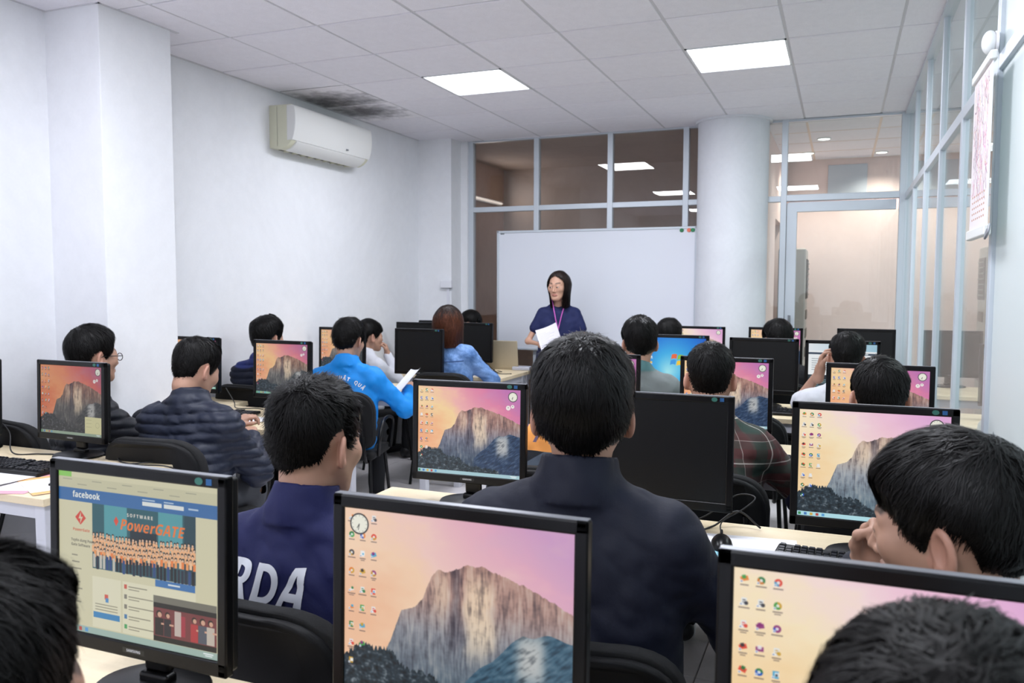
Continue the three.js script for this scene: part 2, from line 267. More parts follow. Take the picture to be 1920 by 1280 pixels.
// hanging scroll on the right glazing
{
  const art = canvas(384, 640, (g, w, h) => {
    g.fillStyle = '#efe8ea'; g.fillRect(0, 0, w, h);
    for (let k = 0; k < 260; k++) { g.strokeStyle = ['rgba(120,90,110,.5)', 'rgba(200,120,150,.45)', 'rgba(150,130,140,.4)', 'rgba(220,190,160,.6)', 'rgba(235,150,190,.5)'][k % 5]; g.lineWidth = rr(2, 8); const x = rr(40, w - 40), y = rr(20, h * .72); g.beginPath(); g.moveTo(x, y); g.quadraticCurveTo(x + rr(-50, 50), y + rr(-20, 60), x + rr(-40, 40), y + rr(20, 90)); g.stroke(); }
    g.fillStyle = '#c99a86'; for (let r = 0; r < 5; r++) for (let c = 0; c < 7; c++) g.fillRect(50 + c * 42, 490 + r * 24, 22, 8);
  });
  const t = thing('wall_calendar', 'white hanging calendar scroll with pink brush print on the right glazing', 'calendar', [XR - .05, 1.95, .74]);
  obj('sheet', bx(.004, .52, .37, 0, 0, 0), [mPaper, M({ map: art, roughness: .7 }), mPaper, mPaper, mPaper, mPaper], t);
  obj('bottom_bar', rb(.022, .035, .39, .006, 0, -.27, 0), M({ color: srgb(236, 238, 236), roughness: .5 }), t);
  obj('top_bar', rb(.022, .03, .39, .006, 0, .27, 0), M({ color: srgb(236, 238, 236), roughness: .5 }), t);
  obj('hook', tube([[0, -.27, .2], [-.01, -.3, .23], [-.005, -.28, .25], [0, -.255, .24]], .004, 12, 6), mSilver, t);
  const s = thing('door_sensor', 'small white dome fixed to the right glazing above the calendar', 'sensor', [XR - .035, 2.31, .72]);
  obj('dome', new THREE.SphereGeometry(.034, 20, 14).scale(.7, 1.15, 1), M({ color: srgb(244, 246, 246), roughness: .4 }), s); obj('plate', cyl(.036, .036, .008).rotateZ(Math.PI / 2).translate(.02, 0, 0), mPaper, s);
}
// ---------------------------------------------------------------- furniture
const woodTex = dataTex(512, 256, (u, v) => { const g = tn(u, v * 1, 8, 3) * 1.2 + N3(u * 3, v * 60, 2) * .6 + N3(u * 9, v * 150, 5) * .35; const n = 9 * g + (rnd() - .5) * 4; return [230 + n, 212 + n * 1.05, 178 + n * 1.2]; });
const mWood = M({ map: rep(woodTex, 1, 1), roughness: .42 });
const mDeskSteel = M({ color: srgb(206, 207, 214), roughness: .45, metalness: .1 });
function uvBox(w, h, d, r) { const g = rb(w, h, d, r); const p = g.attributes.position, u = g.attributes.uv; for (let i = 0; i < p.count; i++) u.setXY(i, p.getX(i) * .9, p.getZ(i) * .9 + p.getY(i)); return g; }
function desk(x0, x1, z0, z1, label, mid = []) {
  const w = x1 - x0, d = z1 - z0, t = thing('computer_desk', label, 'desk', [(x0 + x1) / 2, 0, (z0 + z1) / 2], 0, 'computer desks');
  obj('tabletop', uvBox(w, .03, d, .004).translate(0, .735, 0), mWood, t);
  obj('apron', [bb(-w / 2 + .03, w / 2 - .03, .665, .72, d / 2 - .06, d / 2 - .03), bb(-w / 2 + .03, w / 2 - .03, .665, .72, -d / 2 + .03, -d / 2 + .06), bb(-w / 2 + .03, -w / 2 + .06, .665, .72, -d / 2 + .03, d / 2 - .03), bb(w / 2 - .06, w / 2 - .03, .665, .72, -d / 2 + .03, d / 2 - .03)], mDeskSteel, t);
  for (const x of [-w / 2 + .045, ...mid, w / 2 - .045]) for (const s of [-1, 1]) obj('leg', rb(.05, .72, .05, .004, x, .36, s * (d / 2 - .045)), mDeskSteel, t);
  return t;
}
desk(1.79, 3.73, 2.68, 3.30, 'pale wooden computer desk carrying the social media monitor', [0]);
desk(-.58, .752, 1.26, 1.885, 'pale wooden computer desk with keyboard and pink papers by the square pier');
desk(1.79, 3.73, 1.26, 1.88, 'pale wooden computer desk in front of the student in a plain navy jacket', [0]);
desk(-.215, .752, -.16, .46, 'pale wooden computer desk with a white sheet beside the student in the quilted jacket');
desk(-.585, -.225, -.42, .225, 'narrow pale desk against the left wall beyond the square pier');
desk(1.79, 3.73, -.16, .46, 'pale wooden computer desk in front of the student in the plaid shirt', [0]);
desk(-.58, .752, -1.60, -.98, 'pale wooden computer desk in front of the student in the bright blue jacket');
desk(1.79, 3.73, -1.58, -.96, 'pale wooden computer desk under the blue desktop screen', [0]);
desk(-.56, .79, -2.80, -2.19, 'pale wooden computer desk in front of the woman in the denim jacket');
desk(-.50, .79, -3.13, -2.81, 'pale wooden desk carrying the gold laptop near the whiteboard');
desk(1.95, 3.70, -3.05, -2.43, 'pale wooden computer desk nearest the round column', [0]);

// ---- screens
const SW = 1024, SH = 820;
const PK = [[0, .95], [.17, .80], [.22, .66], [.27, .50], [.33, .47], [.37, .41], [.405, .30], [.43, .262], [.49, .265], [.55, .225], [.62, .215], [.72, .25], [.86, .31], [1, .385]];
const pk = (u) => { for (let i = 1; i < PK.length; i++) if (u <= PK[i][0]) { const t = (u - PK[i - 1][0]) / (PK[i][0] - PK[i - 1][0]); return PK[i - 1][1] + (PK[i][1] - PK[i - 1][1]) * t; } return .385; };
const RW = 512, RH = 410, RK = { k: new Float32Array(RW * RH), s: new Float32Array(RW * RH), w: new Float32Array(RW * RH), c: new Float32Array(RW * RH) };
for (let j = 0; j < RH; j++) for (let i = 0; i < RW; i++) {
  const u = i / RW, v = j / RH, o = j * RW + i, streak = .5 * N3(u * 46, v * 5, 1) + .38 * N3(u * 120, v * 14, 2) + .25 * N3(u * 14, v * 6, 3), rough = N3(u * 30, v * 30, 5) * .5 + N3(u * 70, v * 70, 6) * .4;
  const top = pk(u) + .010 * N3(u * 40, 3, 1) + .005 * N3(u * 130, 3, 1), forest = .76 + .10 * N3(u * 7, 1, 9) + .05 * Math.abs(N3(u * 90, 0, 4)) + Math.max(0, u - .30) * .32 - .05 * Math.exp(-(((u - .16) / .10) ** 2)), slope = .515 + .03 * N3(u * 9, 2, 2) + Math.max(0, .80 - u) * 1.15;
  let kind = 0; if (v > forest && u < .80) kind = 3; else if (v > slope && v > top && u > .56) kind = 2; else if (v > top) kind = 1;
  RK.k[o] = kind; RK.s[o] = kind === 2 ? .5 * N3(u * 26 + v * 34, v * 12 - u * 10, 4) + .45 * N3(u * 70 + v * 60, v * 30, 7) + .3 * rough : kind === 3 ? rough * 1.3 : streak + .3 * rough;
  const pa = Math.exp(-(((u - .60 + .05 * N3(v * 9, 1, 1)) / .070) ** 4) - (((v - .47) / .20) ** 4)), pb = Math.exp(-(((u - .46) / .055) ** 2) - (((v - .38) / .12) ** 2)) * .6, ch = Math.exp(-(((u - .515 - .02 * N3(v * 12, 4, 2)) / .028) ** 2)) * sstep(.85, .45, v); const pc = Math.exp(-(((u - .83) / .06) ** 4) - (((v - .63) / .13) ** 4));
  RK.w[o] = kind === 2 ? pc : clamp(Math.max(pa, pb) + .35 * streak, 0, 1) - .9 * ch; RK.c[o] = .5 * N3(u * 3.2, v * 4.5, 11) + .3 * N3(u * 8, v * 11, 12) + .15 * N3(u * 20, v * 26, 13);
}
const hex = (h) => [1, 3, 5].map(i => parseInt(h.slice(i, i + 2), 16)), mix3 = (a, b, t) => a.map((v, i) => v + (b[i] - v) * t);
function mountains(g, w, h, o = {}) {
  const st = (o.sky || [[0, '#f2bf9c'], [.3, '#f6d2b4'], [.5, '#f2cbc4'], [.75, '#e6b0c4'], [1, '#cd9cc8']]).map(([k, c]) => [k, hex(c)]), grad = (t) => { for (let i = 1; i < st.length; i++) if (t <= st[i][0]) return mix3(st[i - 1][1], st[i][1], (t - st[i - 1][0]) / (st[i][0] - st[i - 1][0])); return st[st.length - 1][1]; };
  const rk = (o.rock || [[0, '#b98f83'], [.3, '#b4938a'], [.55, '#8d8f98'], [1, '#4d6272']]).map(([k, c]) => [k, hex(c)]), rock = (t) => { for (let i = 1; i < rk.length; i++) if (t <= rk[i][0]) return mix3(rk[i - 1][1], rk[i][1], (t - rk[i - 1][0]) / (rk[i][0] - rk[i - 1][0])); return rk[rk.length - 1][1]; };
  const slope = hex(o.slope || '#3f6076'), fore = hex(o.fore || '#2a3842'), warm = hex(o.warm || '#ffe6c4'), snow = hex(o.snow || '#d2d0cc');
  const c = document.createElement('canvas'); c.width = RW; c.height = RH; const q = c.getContext('2d'), im = q.createImageData(RW, RH);
  for (let j = 0; j < RH; j++) for (let i = 0; i < RW; i++) {
    const n = j * RW + i, u = i / RW, v = j / RH, s = RK.s[n], wv = RK.w[n]; let p;
    if (RK.k[n] === 0) { p = grad(clamp(.78 * u + .55 * (1 - v / .75) - .22 + .25 * RK.c[n], 0, 1)); p = mix3(p, warm, clamp(.35 * RK.c[n] + .06, 0, .4)); }
    else if (RK.k[n] === 1) { p = rock(clamp((v - .2) / .7 + .1 * s, 0, 1)); p = wv > 0 ? mix3(p, warm, wv * .72) : mix3(p, [44, 40, 56], -wv * .8); p = s > 0 ? mix3(p, [236, 228, 222], s * .55) : mix3(p, [34, 34, 46], -s * .95); }
    else if (RK.k[n] === 2) { p = mix3(slope, snow, clamp(wv * .85, 0, 1)); p = s > 0 ? mix3(p, [190, 200, 206], s * .6) : mix3(p, [14, 24, 36], -s * 1.1); }
    else p = s > .12 ? mix3(fore, [196, 202, 208], (s - .12) * 1.1) : mix3(fore, [12, 16, 20], clamp(-s * 1.2, 0, .9));
    im.data.set([p[0], p[1], p[2], 255], n * 4);
  }
  q.putImageData(im, 0, 0); g.drawImage(c, 0, 0, w, h);
}
const ICON = ['#2a5fd0', '#3aa050', '#d0a030', '#8a2a78', '#e04030', '#207840', '#40a8d8', '#f0f0f0', '#303038', '#e88030'];
function icons(g, cols, rows, o = {}) {
  for (let c = 0; c < cols; c++) for (let r = 0; r < rows - (c === cols - 1 ? 3 : c === cols - 2 ? 1 : 0); r++) {
    const x = 22 + c * 54, y = 24 + r * 78, s = 26, k = Math.floor(rnd() * 10), k2 = Math.floor(rnd() * 10), f = Math.floor(rnd() * 5), m = [x + s / 2, y + s / 2];
    g.globalAlpha = .88; g.fillStyle = ICON[k];
    if (f === 0) { g.beginPath(); g.arc(...m, s / 2, 0, 7); g.fill(); g.fillStyle = ICON[k2]; g.beginPath(); g.moveTo(...m); g.arc(...m, s / 2, rr(0, 3), rr(3, 6)); g.fill(); g.fillStyle = '#f4f4f4'; g.beginPath(); g.arc(...m, s / 5, 0, 7); g.fill(); }
    else if (f === 1) { g.fillRect(x + 2, y, s - 6, s); g.fillStyle = '#f6f6f6'; g.fillRect(x + 9, y + 5, s - 12, s - 12); g.fillStyle = ICON[k2]; g.fillRect(x + 11, y + 10, 8, 8); }
    else if (f === 2) { g.beginPath(); g.moveTo(x, y + s); g.lineTo(x + s * .55, y + rr(0, 6)); g.lineTo(x + s, y + s * .75); g.closePath(); g.fill(); g.fillStyle = ICON[k2]; g.beginPath(); g.arc(x + s * .65, y + s * .4, 6, 0, 7); g.fill(); }
    else if (f === 3) { g.fillStyle = '#e9eef2'; g.fillRect(x + 4, y, s - 8, s); g.fillStyle = ICON[k]; g.fillRect(x + 8, y + 6, s - 16, 4); g.fillRect(x + 8, y + 14, s - 18, 3); g.beginPath(); g.arc(x + s - 6, y + s - 8, 7, 0, 7); g.fill(); }
    else { g.save(); g.translate(...m); g.rotate(rr(-.5, .5)); g.fillRect(-s / 2, -s / 3, s, s / 1.6); g.fillStyle = ICON[k2]; g.fillRect(-s / 4, -s / 2, s / 2, s / 2); g.restore(); }
    g.fillStyle = '#fbfbfb'; g.fillRect(x - 1, y + s - 8, 9, 9); g.fillStyle = '#3a68b0'; g.fillRect(x + 1, y + s - 5, 5, 4);
    g.globalAlpha = .6; g.fillStyle = '#5a4c50'; const w = rr(26, 40); g.fillRect(x + s / 2 - w / 2, y + s + 6, w, 5); if (rnd() < .4) g.fillRect(x + s / 2 - w / 3, y + s + 14, w * .66, 4);
    g.globalAlpha = 1;
  }
}
function clock(g, x, y, r) { g.fillStyle = '#3a3a3e'; g.beginPath(); g.arc(x, y, r, 0, 7); g.fill(); g.fillStyle = '#efeee0'; g.beginPath(); g.arc(x, y, r * .86, 0, 7); g.fill(); g.strokeStyle = '#333'; g.lineWidth = 2; for (let k = 0; k < 12; k++) { const a = k * Math.PI / 6; g.beginPath(); g.moveTo(x + Math.cos(a) * r * .7, y + Math.sin(a) * r * .7); g.lineTo(x + Math.cos(a) * r * .8, y + Math.sin(a) * r * .8); g.stroke(); } g.lineWidth = 3; g.beginPath(); g.moveTo(x, y); g.lineTo(x - r * .12, y + r * .6); g.moveTo(x, y); g.lineTo(x - r * .25, y + r * .42); g.stroke(); }
function taskbar(g, w, h, c) { g.fillStyle = c || '#a9cdd6'; g.fillRect(0, h - 34, w, 34); ['#3f8f5a', '#4b7fc0', '#d8b050', '#c05048', '#5aa0d8'].forEach((k, i) => { g.fillStyle = k; g.fillRect(8 + i * 42, h - 27, 20, 20); }); g.fillStyle = '#eef6f8'; g.fillRect(w - 90, h - 26, 60, 6); g.fillRect(w - 80, h - 16, 44, 5); }
const desktopTex = (o) => canvas(SW, SH, (g, w, h) => {
  mountains(g, w, h, o); icons(g, 3, 9, o);
  if (o.clock) clock(g, ...o.clock); if (o.gear) { g.fillStyle = '#f4ece8'; for (const [x, r] of [[w - 118, 22], [w - 76, 17]]) { g.beginPath(); g.arc(x, 168 - (r < 20 ? 14 : 0), r, 0, 7); g.fill(); g.fillStyle = '#55505a'; g.fillRect(x - 3, 160 - (r < 20 ? 14 : 0), 6, 9); g.fillStyle = '#f4ece8'; } }
  if (o.note) { g.fillStyle = '#ded9a8'; g.fillRect(w * .73, h * .72, w * .27, h * .24); g.strokeStyle = '#b0aa88'; g.lineWidth = 4; g.beginPath(); g.arc(w * .93, h * .83, 30, 0, 7); g.stroke(); g.fillStyle = '#b0aa88'; for (let k = 0; k < 3; k++) g.fillRect(w * .75, h * (.76 + k * .05), 90, 4); }
  taskbar(g, w, h, o.bar);
});
const T = {
  front: desktopTex({ clock: [72, 66, 46], s: 0 }),
  pink: desktopTex({ clock: [SW - 74, 66, 46], gear: 1, s: 2, sky: [[0, '#f6b184'], [.3, '#f9d6a0'], [.5, '#f2b3ae'], [.75, '#e184a8'], [1, '#bf6fb4']], rock: [[0, '#b07f72'], [.3, '#a8837a'], [.55, '#75788a'], [1, '#33485e']], slope: '#2c4262' }),
  pale: desktopTex({ clock: [SW - 90, 74, 48], s: 5, sky: [[0, '#fbd9a6'], [.3, '#fdeac6'], [.5, '#fae0e0'], [.75, '#f3c4de'], [1, '#e2a9dc']], rock: [[0, '#c0a090'], [.3, '#c4b2a6'], [.55, '#9aa2ac'], [1, '#5d7584']], bar: '#b4e2ec' }),
  orange: desktopTex({ clock: [SW - 62, 60, 44], gear: 1, note: 1, s: 1, sky: [[0, '#e0764c'], [.3, '#ec9a66'], [.5, '#e68a62'], [.75, '#d4665e'], [1, '#b35478']], rock: [[0, '#8f5c4c'], [.3, '#8a6656'], [.55, '#5f5a56'], [1, '#34383c']], slope: '#3a3a3a', fore: '#2e3034', bar: '#9cb09c' }),
  gold: desktopTex({ clock: [SW - 62, 60, 44], gear: 1, s: 3, sky: [[0, '#f0a47c'], [.3, '#f7c890'], [.5, '#f2aa94'], [.75, '#dd7f92'], [1, '#bb6a9c']], rock: [[0, '#a07060'], [.3, '#9c7c6c'], [.55, '#757270'], [1, '#40474c']], slope: '#42484c', bar: '#8fc8b0' }),
};
T.social = canvas(1024, 820, (g, w, h) => {
  const bg = '#d8d3b2'; g.fillStyle = bg; g.fillRect(0, 0, w, h); g.fillStyle = '#8fce62'; g.fillRect(0, 0, 90, 28); g.fillStyle = '#ccc8a8'; g.fillRect(0, 28, w, 56); g.fillStyle = '#a8a690'; for (let k = 0; k < 9; k++) g.fillRect(30 + k * 100, 38 + (k % 2) * 22, 64, 5);
  g.fillStyle = '#3d6fa8'; g.fillRect(0, 84, w, 66); g.fillStyle = '#f4f4ea'; g.font = 'bold 42px sans-serif'; g.fillText('facebook', 96, 130); g.fillStyle = '#e4e8e4'; g.fillRect(560, 108, 122, 20); g.fillRect(696, 108, 122, 20); g.fillStyle = '#b8cce0'; g.fillRect(560, 96, 80, 6); g.fillRect(696, 96, 60, 6); g.fillRect(846, 112, 60, 8);
  // group photograph
  const px = 230, py = 150, pw = 660, ph = 330; g.fillStyle = '#2f5f68'; g.fillRect(px, py, pw, ph); g.fillStyle = '#58a0a8'; g.fillRect(px + 80, py, 150, 200); g.fillRect(px + 430, py, 150, 200); g.fillStyle = '#274650'; g.fillRect(px + 590, py, 70, ph); g.fillStyle = '#1d2c34'; g.fillRect(px + 250, py + 110, 170, 60);
  g.fillStyle = '#f0e6d8'; g.font = 'bold 24px sans-serif'; g.fillText('S O F T W A R E', px + 230, py + 44); g.font = 'bold italic 74px sans-serif'; g.fillStyle = '#f07c34'; g.fillText('PowerGATE', px + 180, py + 112); g.fillStyle = '#e05038'; g.font = 'bold 60px sans-serif'; g.beginPath(); g.moveTo(px + 160, py + 50); g.lineTo(px + 176, py + 74); g.lineTo(px + 160, py + 100); g.lineTo(px + 144, py + 74); g.fill();
  for (let r = 0; r < 4; r++) for (let k = 0; k < 30; k++) { const x = px + 8 + k * 21.8 + (r % 2) * 10 + rr(-4, 4), y = py + 150 + r * 26 + Math.sin(k / 6) * 8 + rr(-5, 5); g.fillStyle = '#2a2422'; g.beginPath(); g.arc(x, y - 2, 8, 0, 7); g.fill(); g.fillStyle = '#e8c0a0'; g.beginPath(); g.arc(x, y + 2, 6, 0, 7); g.fill(); g.fillStyle = r === 3 ? ['#f0a060', '#f4c8a0', '#ee8848'][k % 3] : '#f2b888'; g.fillRect(x - 8, y + 8, 16, 34); }
  for (let k = 0; k < 30; k++) { g.fillStyle = ['#22283a', '#1c1e26', '#2c4a80', '#c8c4b8', '#191a20', '#262a38'][Math.floor(rnd() * 6)]; g.fillRect(px + 4 + k * 21.8, py + 262 + rr(-6, 6), 16, 68); }
  g.fillStyle = '#d84838'; g.save(); g.translate(150, 232); g.rotate(Math.PI / 4); g.fillRect(-26, -26, 52, 52); g.restore(); g.fillStyle = bg; g.beginPath(); g.moveTo(154, 200); g.lineTo(136, 238); g.lineTo(150, 236); g.lineTo(146, 264); g.lineTo(166, 226); g.lineTo(151, 228); g.fill(); g.fillStyle = '#d06848'; g.font = 'bold 22px sans-serif'; g.fillText('PowerGate', 96, 302); g.fillStyle = '#6b675a'; g.font = 'bold 19px sans-serif'; g.fillText('Tuyên dung Power', 84, 356); g.fillText('Gate Software', 84, 380); g.fillStyle = '#98947f'; for (let k = 0; k < 9; k++) g.fillRect(88, 424 + k * 34, 40 + (k * 13) % 34, 7);
  g.fillStyle = '#3f77b4'; g.fillRect(640, 482, 246, 34); g.fillStyle = '#dfe8ea'; g.fillRect(720, 494, 74, 8); g.fillStyle = '#e4e0c4'; g.fillRect(228, 520, 190, 260); g.fillRect(430, 520, 460, 260); g.fillStyle = '#d86050'; g.fillRect(310, 604, 24, 26); g.fillStyle = '#5090c8'; g.fillRect(316, 622, 20, 22); g.fillStyle = '#a09c86'; for (let k = 0; k < 3; k++) g.fillRect(246, 656 + k * 14, 150, 5); g.fillStyle = '#3f8ac0'; g.fillRect(234, 700, 176, 30); for (let k = 0; k < 5; k++) { g.fillStyle = ['#d06050', '#888478', '#888478', '#4a80b0', '#50a868'][k]; g.fillRect(440, 534 + k * 50, 18, 22); g.fillStyle = '#9c9884'; g.fillRect(468, 540 + k * 50, 120 + (k * 37) % 90, 6); g.fillRect(468, 554 + k * 50, 70, 5); }
  // floating video window
  g.fillStyle = '#77756a'; g.fillRect(628, 560, 386, 34); g.fillStyle = '#17171a'; g.fillRect(628, 594, 386, 190); g.fillStyle = '#7a3a3e'; g.fillRect(628, 618, 386, 140); g.fillStyle = '#c8b8b0'; g.fillRect(760, 622, 40, 120); g.fillStyle = '#a83848'; g.fillRect(800, 640, 26, 100); for (const [x, c, s] of [[664, '#221c22', 1.2], [716, '#2a2630', 1], [880, '#b83a40', 1], [930, '#565a68', 1.15], [978, '#c8bcb0', 1.05]]) { g.fillStyle = '#2a201e'; g.beginPath(); g.arc(x, 648, 15 * s, 0, 7); g.fill(); g.fillStyle = '#d8a890'; g.beginPath(); g.arc(x + 3, 652, 11 * s, 0, 7); g.fill(); g.fillStyle = c; g.fillRect(x - 22 * s, 668, 44 * s, 86); g.fillStyle = '#d8a890'; g.fillRect(x + 12, 690, 26, 9); }
  taskbar(g, w, h, '#a3bcb4');
});
T.blue = canvas(800, 640, (g, w, h) => {
  const q = g.createRadialGradient(w * .35, h * .75, 20, w * .5, h * .5, w * .75); q.addColorStop(0, '#9fe4f0'); q.addColorStop(.35, '#3aaee8'); q.addColorStop(.7, '#1478d8'); q.addColorStop(1, '#1a45b4'); g.fillStyle = q; g.fillRect(0, 0, w, h);
  const pane = (x, y, c, dx) => { g.fillStyle = c; g.beginPath(); g.moveTo(x, y + 8); g.quadraticCurveTo(x + 35, y - 14, x + 76, y + 2); g.lineTo(x + 70 - dx, y + 66); g.quadraticCurveTo(x + 34, y + 48, x - 6 - dx, y + 72); g.closePath(); g.fill(); };
  pane(330, 230, '#ea6a3a', 4); pane(418, 238, '#8cc63a', 4); pane(316, 312, '#3a9ae8', 4); pane(404, 320, '#f8cc3a', 4);
  for (let r = 0; r < 6; r++) { g.fillStyle = ['#e8f0f4', '#f0c860', '#50b0e0'][r % 3]; g.fillRect(24, 30 + r * 78, 28, 26); g.fillStyle = '#d8eef8'; g.fillRect(16, 62 + r * 78, 44, 5); } g.fillStyle = '#5a9cc8'; g.fillRect(0, h - 28, w, 28);
});
T.app = canvas(800, 640, (g, w, h) => {
  g.fillStyle = '#f0f4f6'; g.fillRect(0, 0, w, h); const q = g.createLinearGradient(0, 0, w, 0); q.addColorStop(0, '#e8eef4'); q.addColorStop(1, '#9fc8dc'); g.fillStyle = q; g.fillRect(0, 0, w, 90); g.fillStyle = '#3c4a5c'; g.fillRect(0, 112, w, 26); g.fillStyle = '#dde6ea'; g.fillRect(260, 118, 90, 12); g.fillRect(640, 118, 60, 12); g.fillStyle = '#8a959c'; for (let k = 0; k < 6; k++) g.fillRect(40, 190 + k * 28, 160 + (k * 71) % 240, 8); g.fillStyle = '#27323a'; g.fillRect(0, 400, w, 240); g.fillStyle = '#8fb0b8'; for (let k = 0; k < 10; k++) g.fillRect(30, 420 + k * 20, 90 + (k * 53) % 260, 6);
});
const brandTex = canvas(256, 48, (g, w, h) => { g.fillStyle = '#131416'; g.fillRect(0, 0, w, h); g.fillStyle = '#c4c6cc'; g.font = 'bold 34px sans-serif'; g.textAlign = 'center'; g.fillText('SAMSUNG', w / 2, 36); });
const mBrand = M({ map: brandTex, roughness: .3 });
const mOff = MP({ color: srgb(11, 12, 14), roughness: .42, specularIntensity: .6 });
const scr = {}; for (const k in T) scr[k] = new THREE.MeshStandardMaterial({ color: 0x050505, emissive: 0xffffff, emissiveMap: T[k], emissiveIntensity: { social: .78, orange: .62, gold: .75, blue: .9, app: .85 }[k] || .88, roughness: .35 });
scr.off = mOff;
const mStickG = M({ color: srgb(44, 104, 92), roughness: .5 }), mStickB = M({ color: srgb(24, 84, 138), roughness: .5 });
const mw = .418, mh = .348;
const G = (() => {
  const o = {}; const bz = (x0, x1, y0, y1) => rb(x1 - x0, y1 - y0, .02, .004, (x0 + x1) / 2, (y0 + y1) / 2, 0);
  o.bezel = [bz(-mw / 2, mw / 2, mh - .021, mh), bz(-mw / 2, mw / 2, 0, .028), bz(-mw / 2, -mw / 2 + .0205, .0, mh), bz(mw / 2 - .0205, mw / 2, .0, mh)];
  o.edge = [bb(-mw / 2 + .002, mw / 2 - .002, mh - .001, mh + .0008, -.009, .006)];
  const s = new THREE.PlaneGeometry(mw - .04, mh - .048).translate(0, .028 + (mh - .049) / 2, .0055); o.screen = s;
  o.back = [rb(mw - .006, mh - .006, .022, .008, 0, mh / 2, -.018), rb(.28, .2, .036, .012, 0, mh / 2 - .02, -.036)];
  o.neck = [rb(.058, .16, .022, .008, 0, .03, -.048).rotateX(.06), rb(.07, .03, .03, .008, 0, -.06, -.045)];
  o.base = new THREE.LatheGeometry([[0, 0], [.098, 0], [.104, .003], [.1, .009], [.05, .015], [0, .016]].map(p => new THREE.Vector2(...p)), 40).scale(1.1, 1, .92).translate(0, -.076, -.03);
  o.brand = new THREE.PlaneGeometry(.052, .0098).translate(0, .0145, .0105);
  o.sg = cyl(.0065, .0065, .0008, 0, 0, 0, 20).rotateX(Math.PI / 2).scale(1.35, 1, 1).translate(mw / 2 - .058, mh - .0105, .0104); o.sb = bx(.012, .011, .0008, mw / 2 - .036, mh - .0105, .0104);
  o.button = cyl(.003, .003, .002, mw / 2 - .03, .014, .0105, 12).rotateX(0); o.merged = mergeGeometries(o.bezel.map(g => g.toNonIndexed())); o.mback = mergeGeometries(o.back.map(g => g.toNonIndexed())); o.mneck = mergeGeometries(o.neck.map(g => g.toNonIndexed()));
  return o;
})();
function monitor(x, z, kind, label, yaw = 0, dy = 0, sticker = true, tilt = -.03) {
  const t = thing('computer_monitor', label, 'monitor', [x, .750, z], yaw, 'desktop monitors');
  const head = new THREE.Group(); head.name = 'display'; head.position.set(0, .076 + dy, 0); head.rotation.x = tilt; t.add(head);
  obj('bezel', G.merged, mBlackPlastic, head); obj('back_cover', G.mback, mBackPlastic, head); obj('screen', G.screen, scr[kind], head); obj('top_edge', G.edge[0], mSilver, head); obj('brand_mark', G.brand, mBrand, head);
  if (sticker) { obj('sticker', G.sg, mStickG, head); obj('sticker', G.sb, mStickB, head); }
  const n = obj('neck', G.mneck, mBlackPlastic, t); n.position.y = .076; n.scale.y = 1 + dy * 4; const b = obj('base', G.base, mBlackPlastic, t); b.position.y = .0765;
  return t;
}
// row nearest the camera
monitor(2.163, 2.805, 'social', 'lit monitor showing a social network page with a group photo', 0, 0);
monitor(2.805, 2.82, 'front', 'lit monitor showing mountain wallpaper with a round clock over its icons', 0, 0, false);
monitor(3.405, 2.87, 'pale', 'lit pale monitor right in front of the student nearest the glazing', 0, 0, false);
// second row
monitor(-.345, 1.385, 'off', 'dark monitor next to the orange tinted screen on the desk by the pier', -.10, 0);
monitor(.237, 1.335, 'orange', 'lit monitor with orange tinted mountain wallpaper and a yellow note', -.03, -.004);
monitor(2.162, 1.385, 'pink', 'lit monitor with pink wallpaper between two students in navy jackets', .03, 0);
monitor(2.838, 1.425, 'off', 'switched off monitor beside the head of the student in plain navy jacket', 0, 0);
monitor(3.42, 1.48, 'pale', 'lit monitor in front of the student resting chin on hand', 0, .004);
// third row
monitor(-.445, -.12, 'gold', 'lit monitor half hidden by the student in the quilted jacket', -.06, .002);
monitor(.263, -.075, 'gold', 'lit monitor with golden wallpaper behind the student in lettered navy jacket', -.03, 0);
monitor(2.22, -.03, 'pink', 'lit monitor almost hidden behind the head in plain navy jacket', 0, -.01, false);
monitor(2.847, .05, 'pink', 'lit monitor behind the student in the plaid shirt', 0, 0);
monitor(3.488, .155, 'pink', 'lit pink monitor behind the student with navy collar', -.06, 0, false);
// fourth row
monitor(-.28, -1.52, 'gold', 'lit monitor half hidden by the student in bright blue jacket', 0, 0);
monitor(.372, -1.57, 'off', 'switched off monitor beside the woman in the denim jacket', -.03, 0);
monitor(2.335, -1.50, 'blue', 'lit monitor with bright blue desktop and four colour flag', -.04, .006);
monitor(2.89, -1.41, 'off', 'switched off monitor with an empty chair before it', -.04, .004);
monitor(3.346, -1.345, 'app', 'lit monitor showing a white program window behind white shirt student', 0, .004);
// last row
monitor(-.22, -2.62, 'off', 'dark monitor half hidden by brown hair of the woman', -.03, -.004, false);
monitor(.305, -2.66, 'off', 'switched off monitor beside the gold laptop', -.03, 0);
monitor(2.265, -2.85, 'pale', 'lit monitor in front of the round column', -.1, 0);
monitor(2.853, -2.91, 'pink', 'lit monitor in front of the student in black shirt', -.1, 0);
monitor(3.517, -2.97, 'off', 'switched off monitor standing before the glass door', -.05, 0, false);
monitor(-.17, -2.99, 'off', 'monitor turned to face the other students, near the corner pier', Math.PI, .0, false);

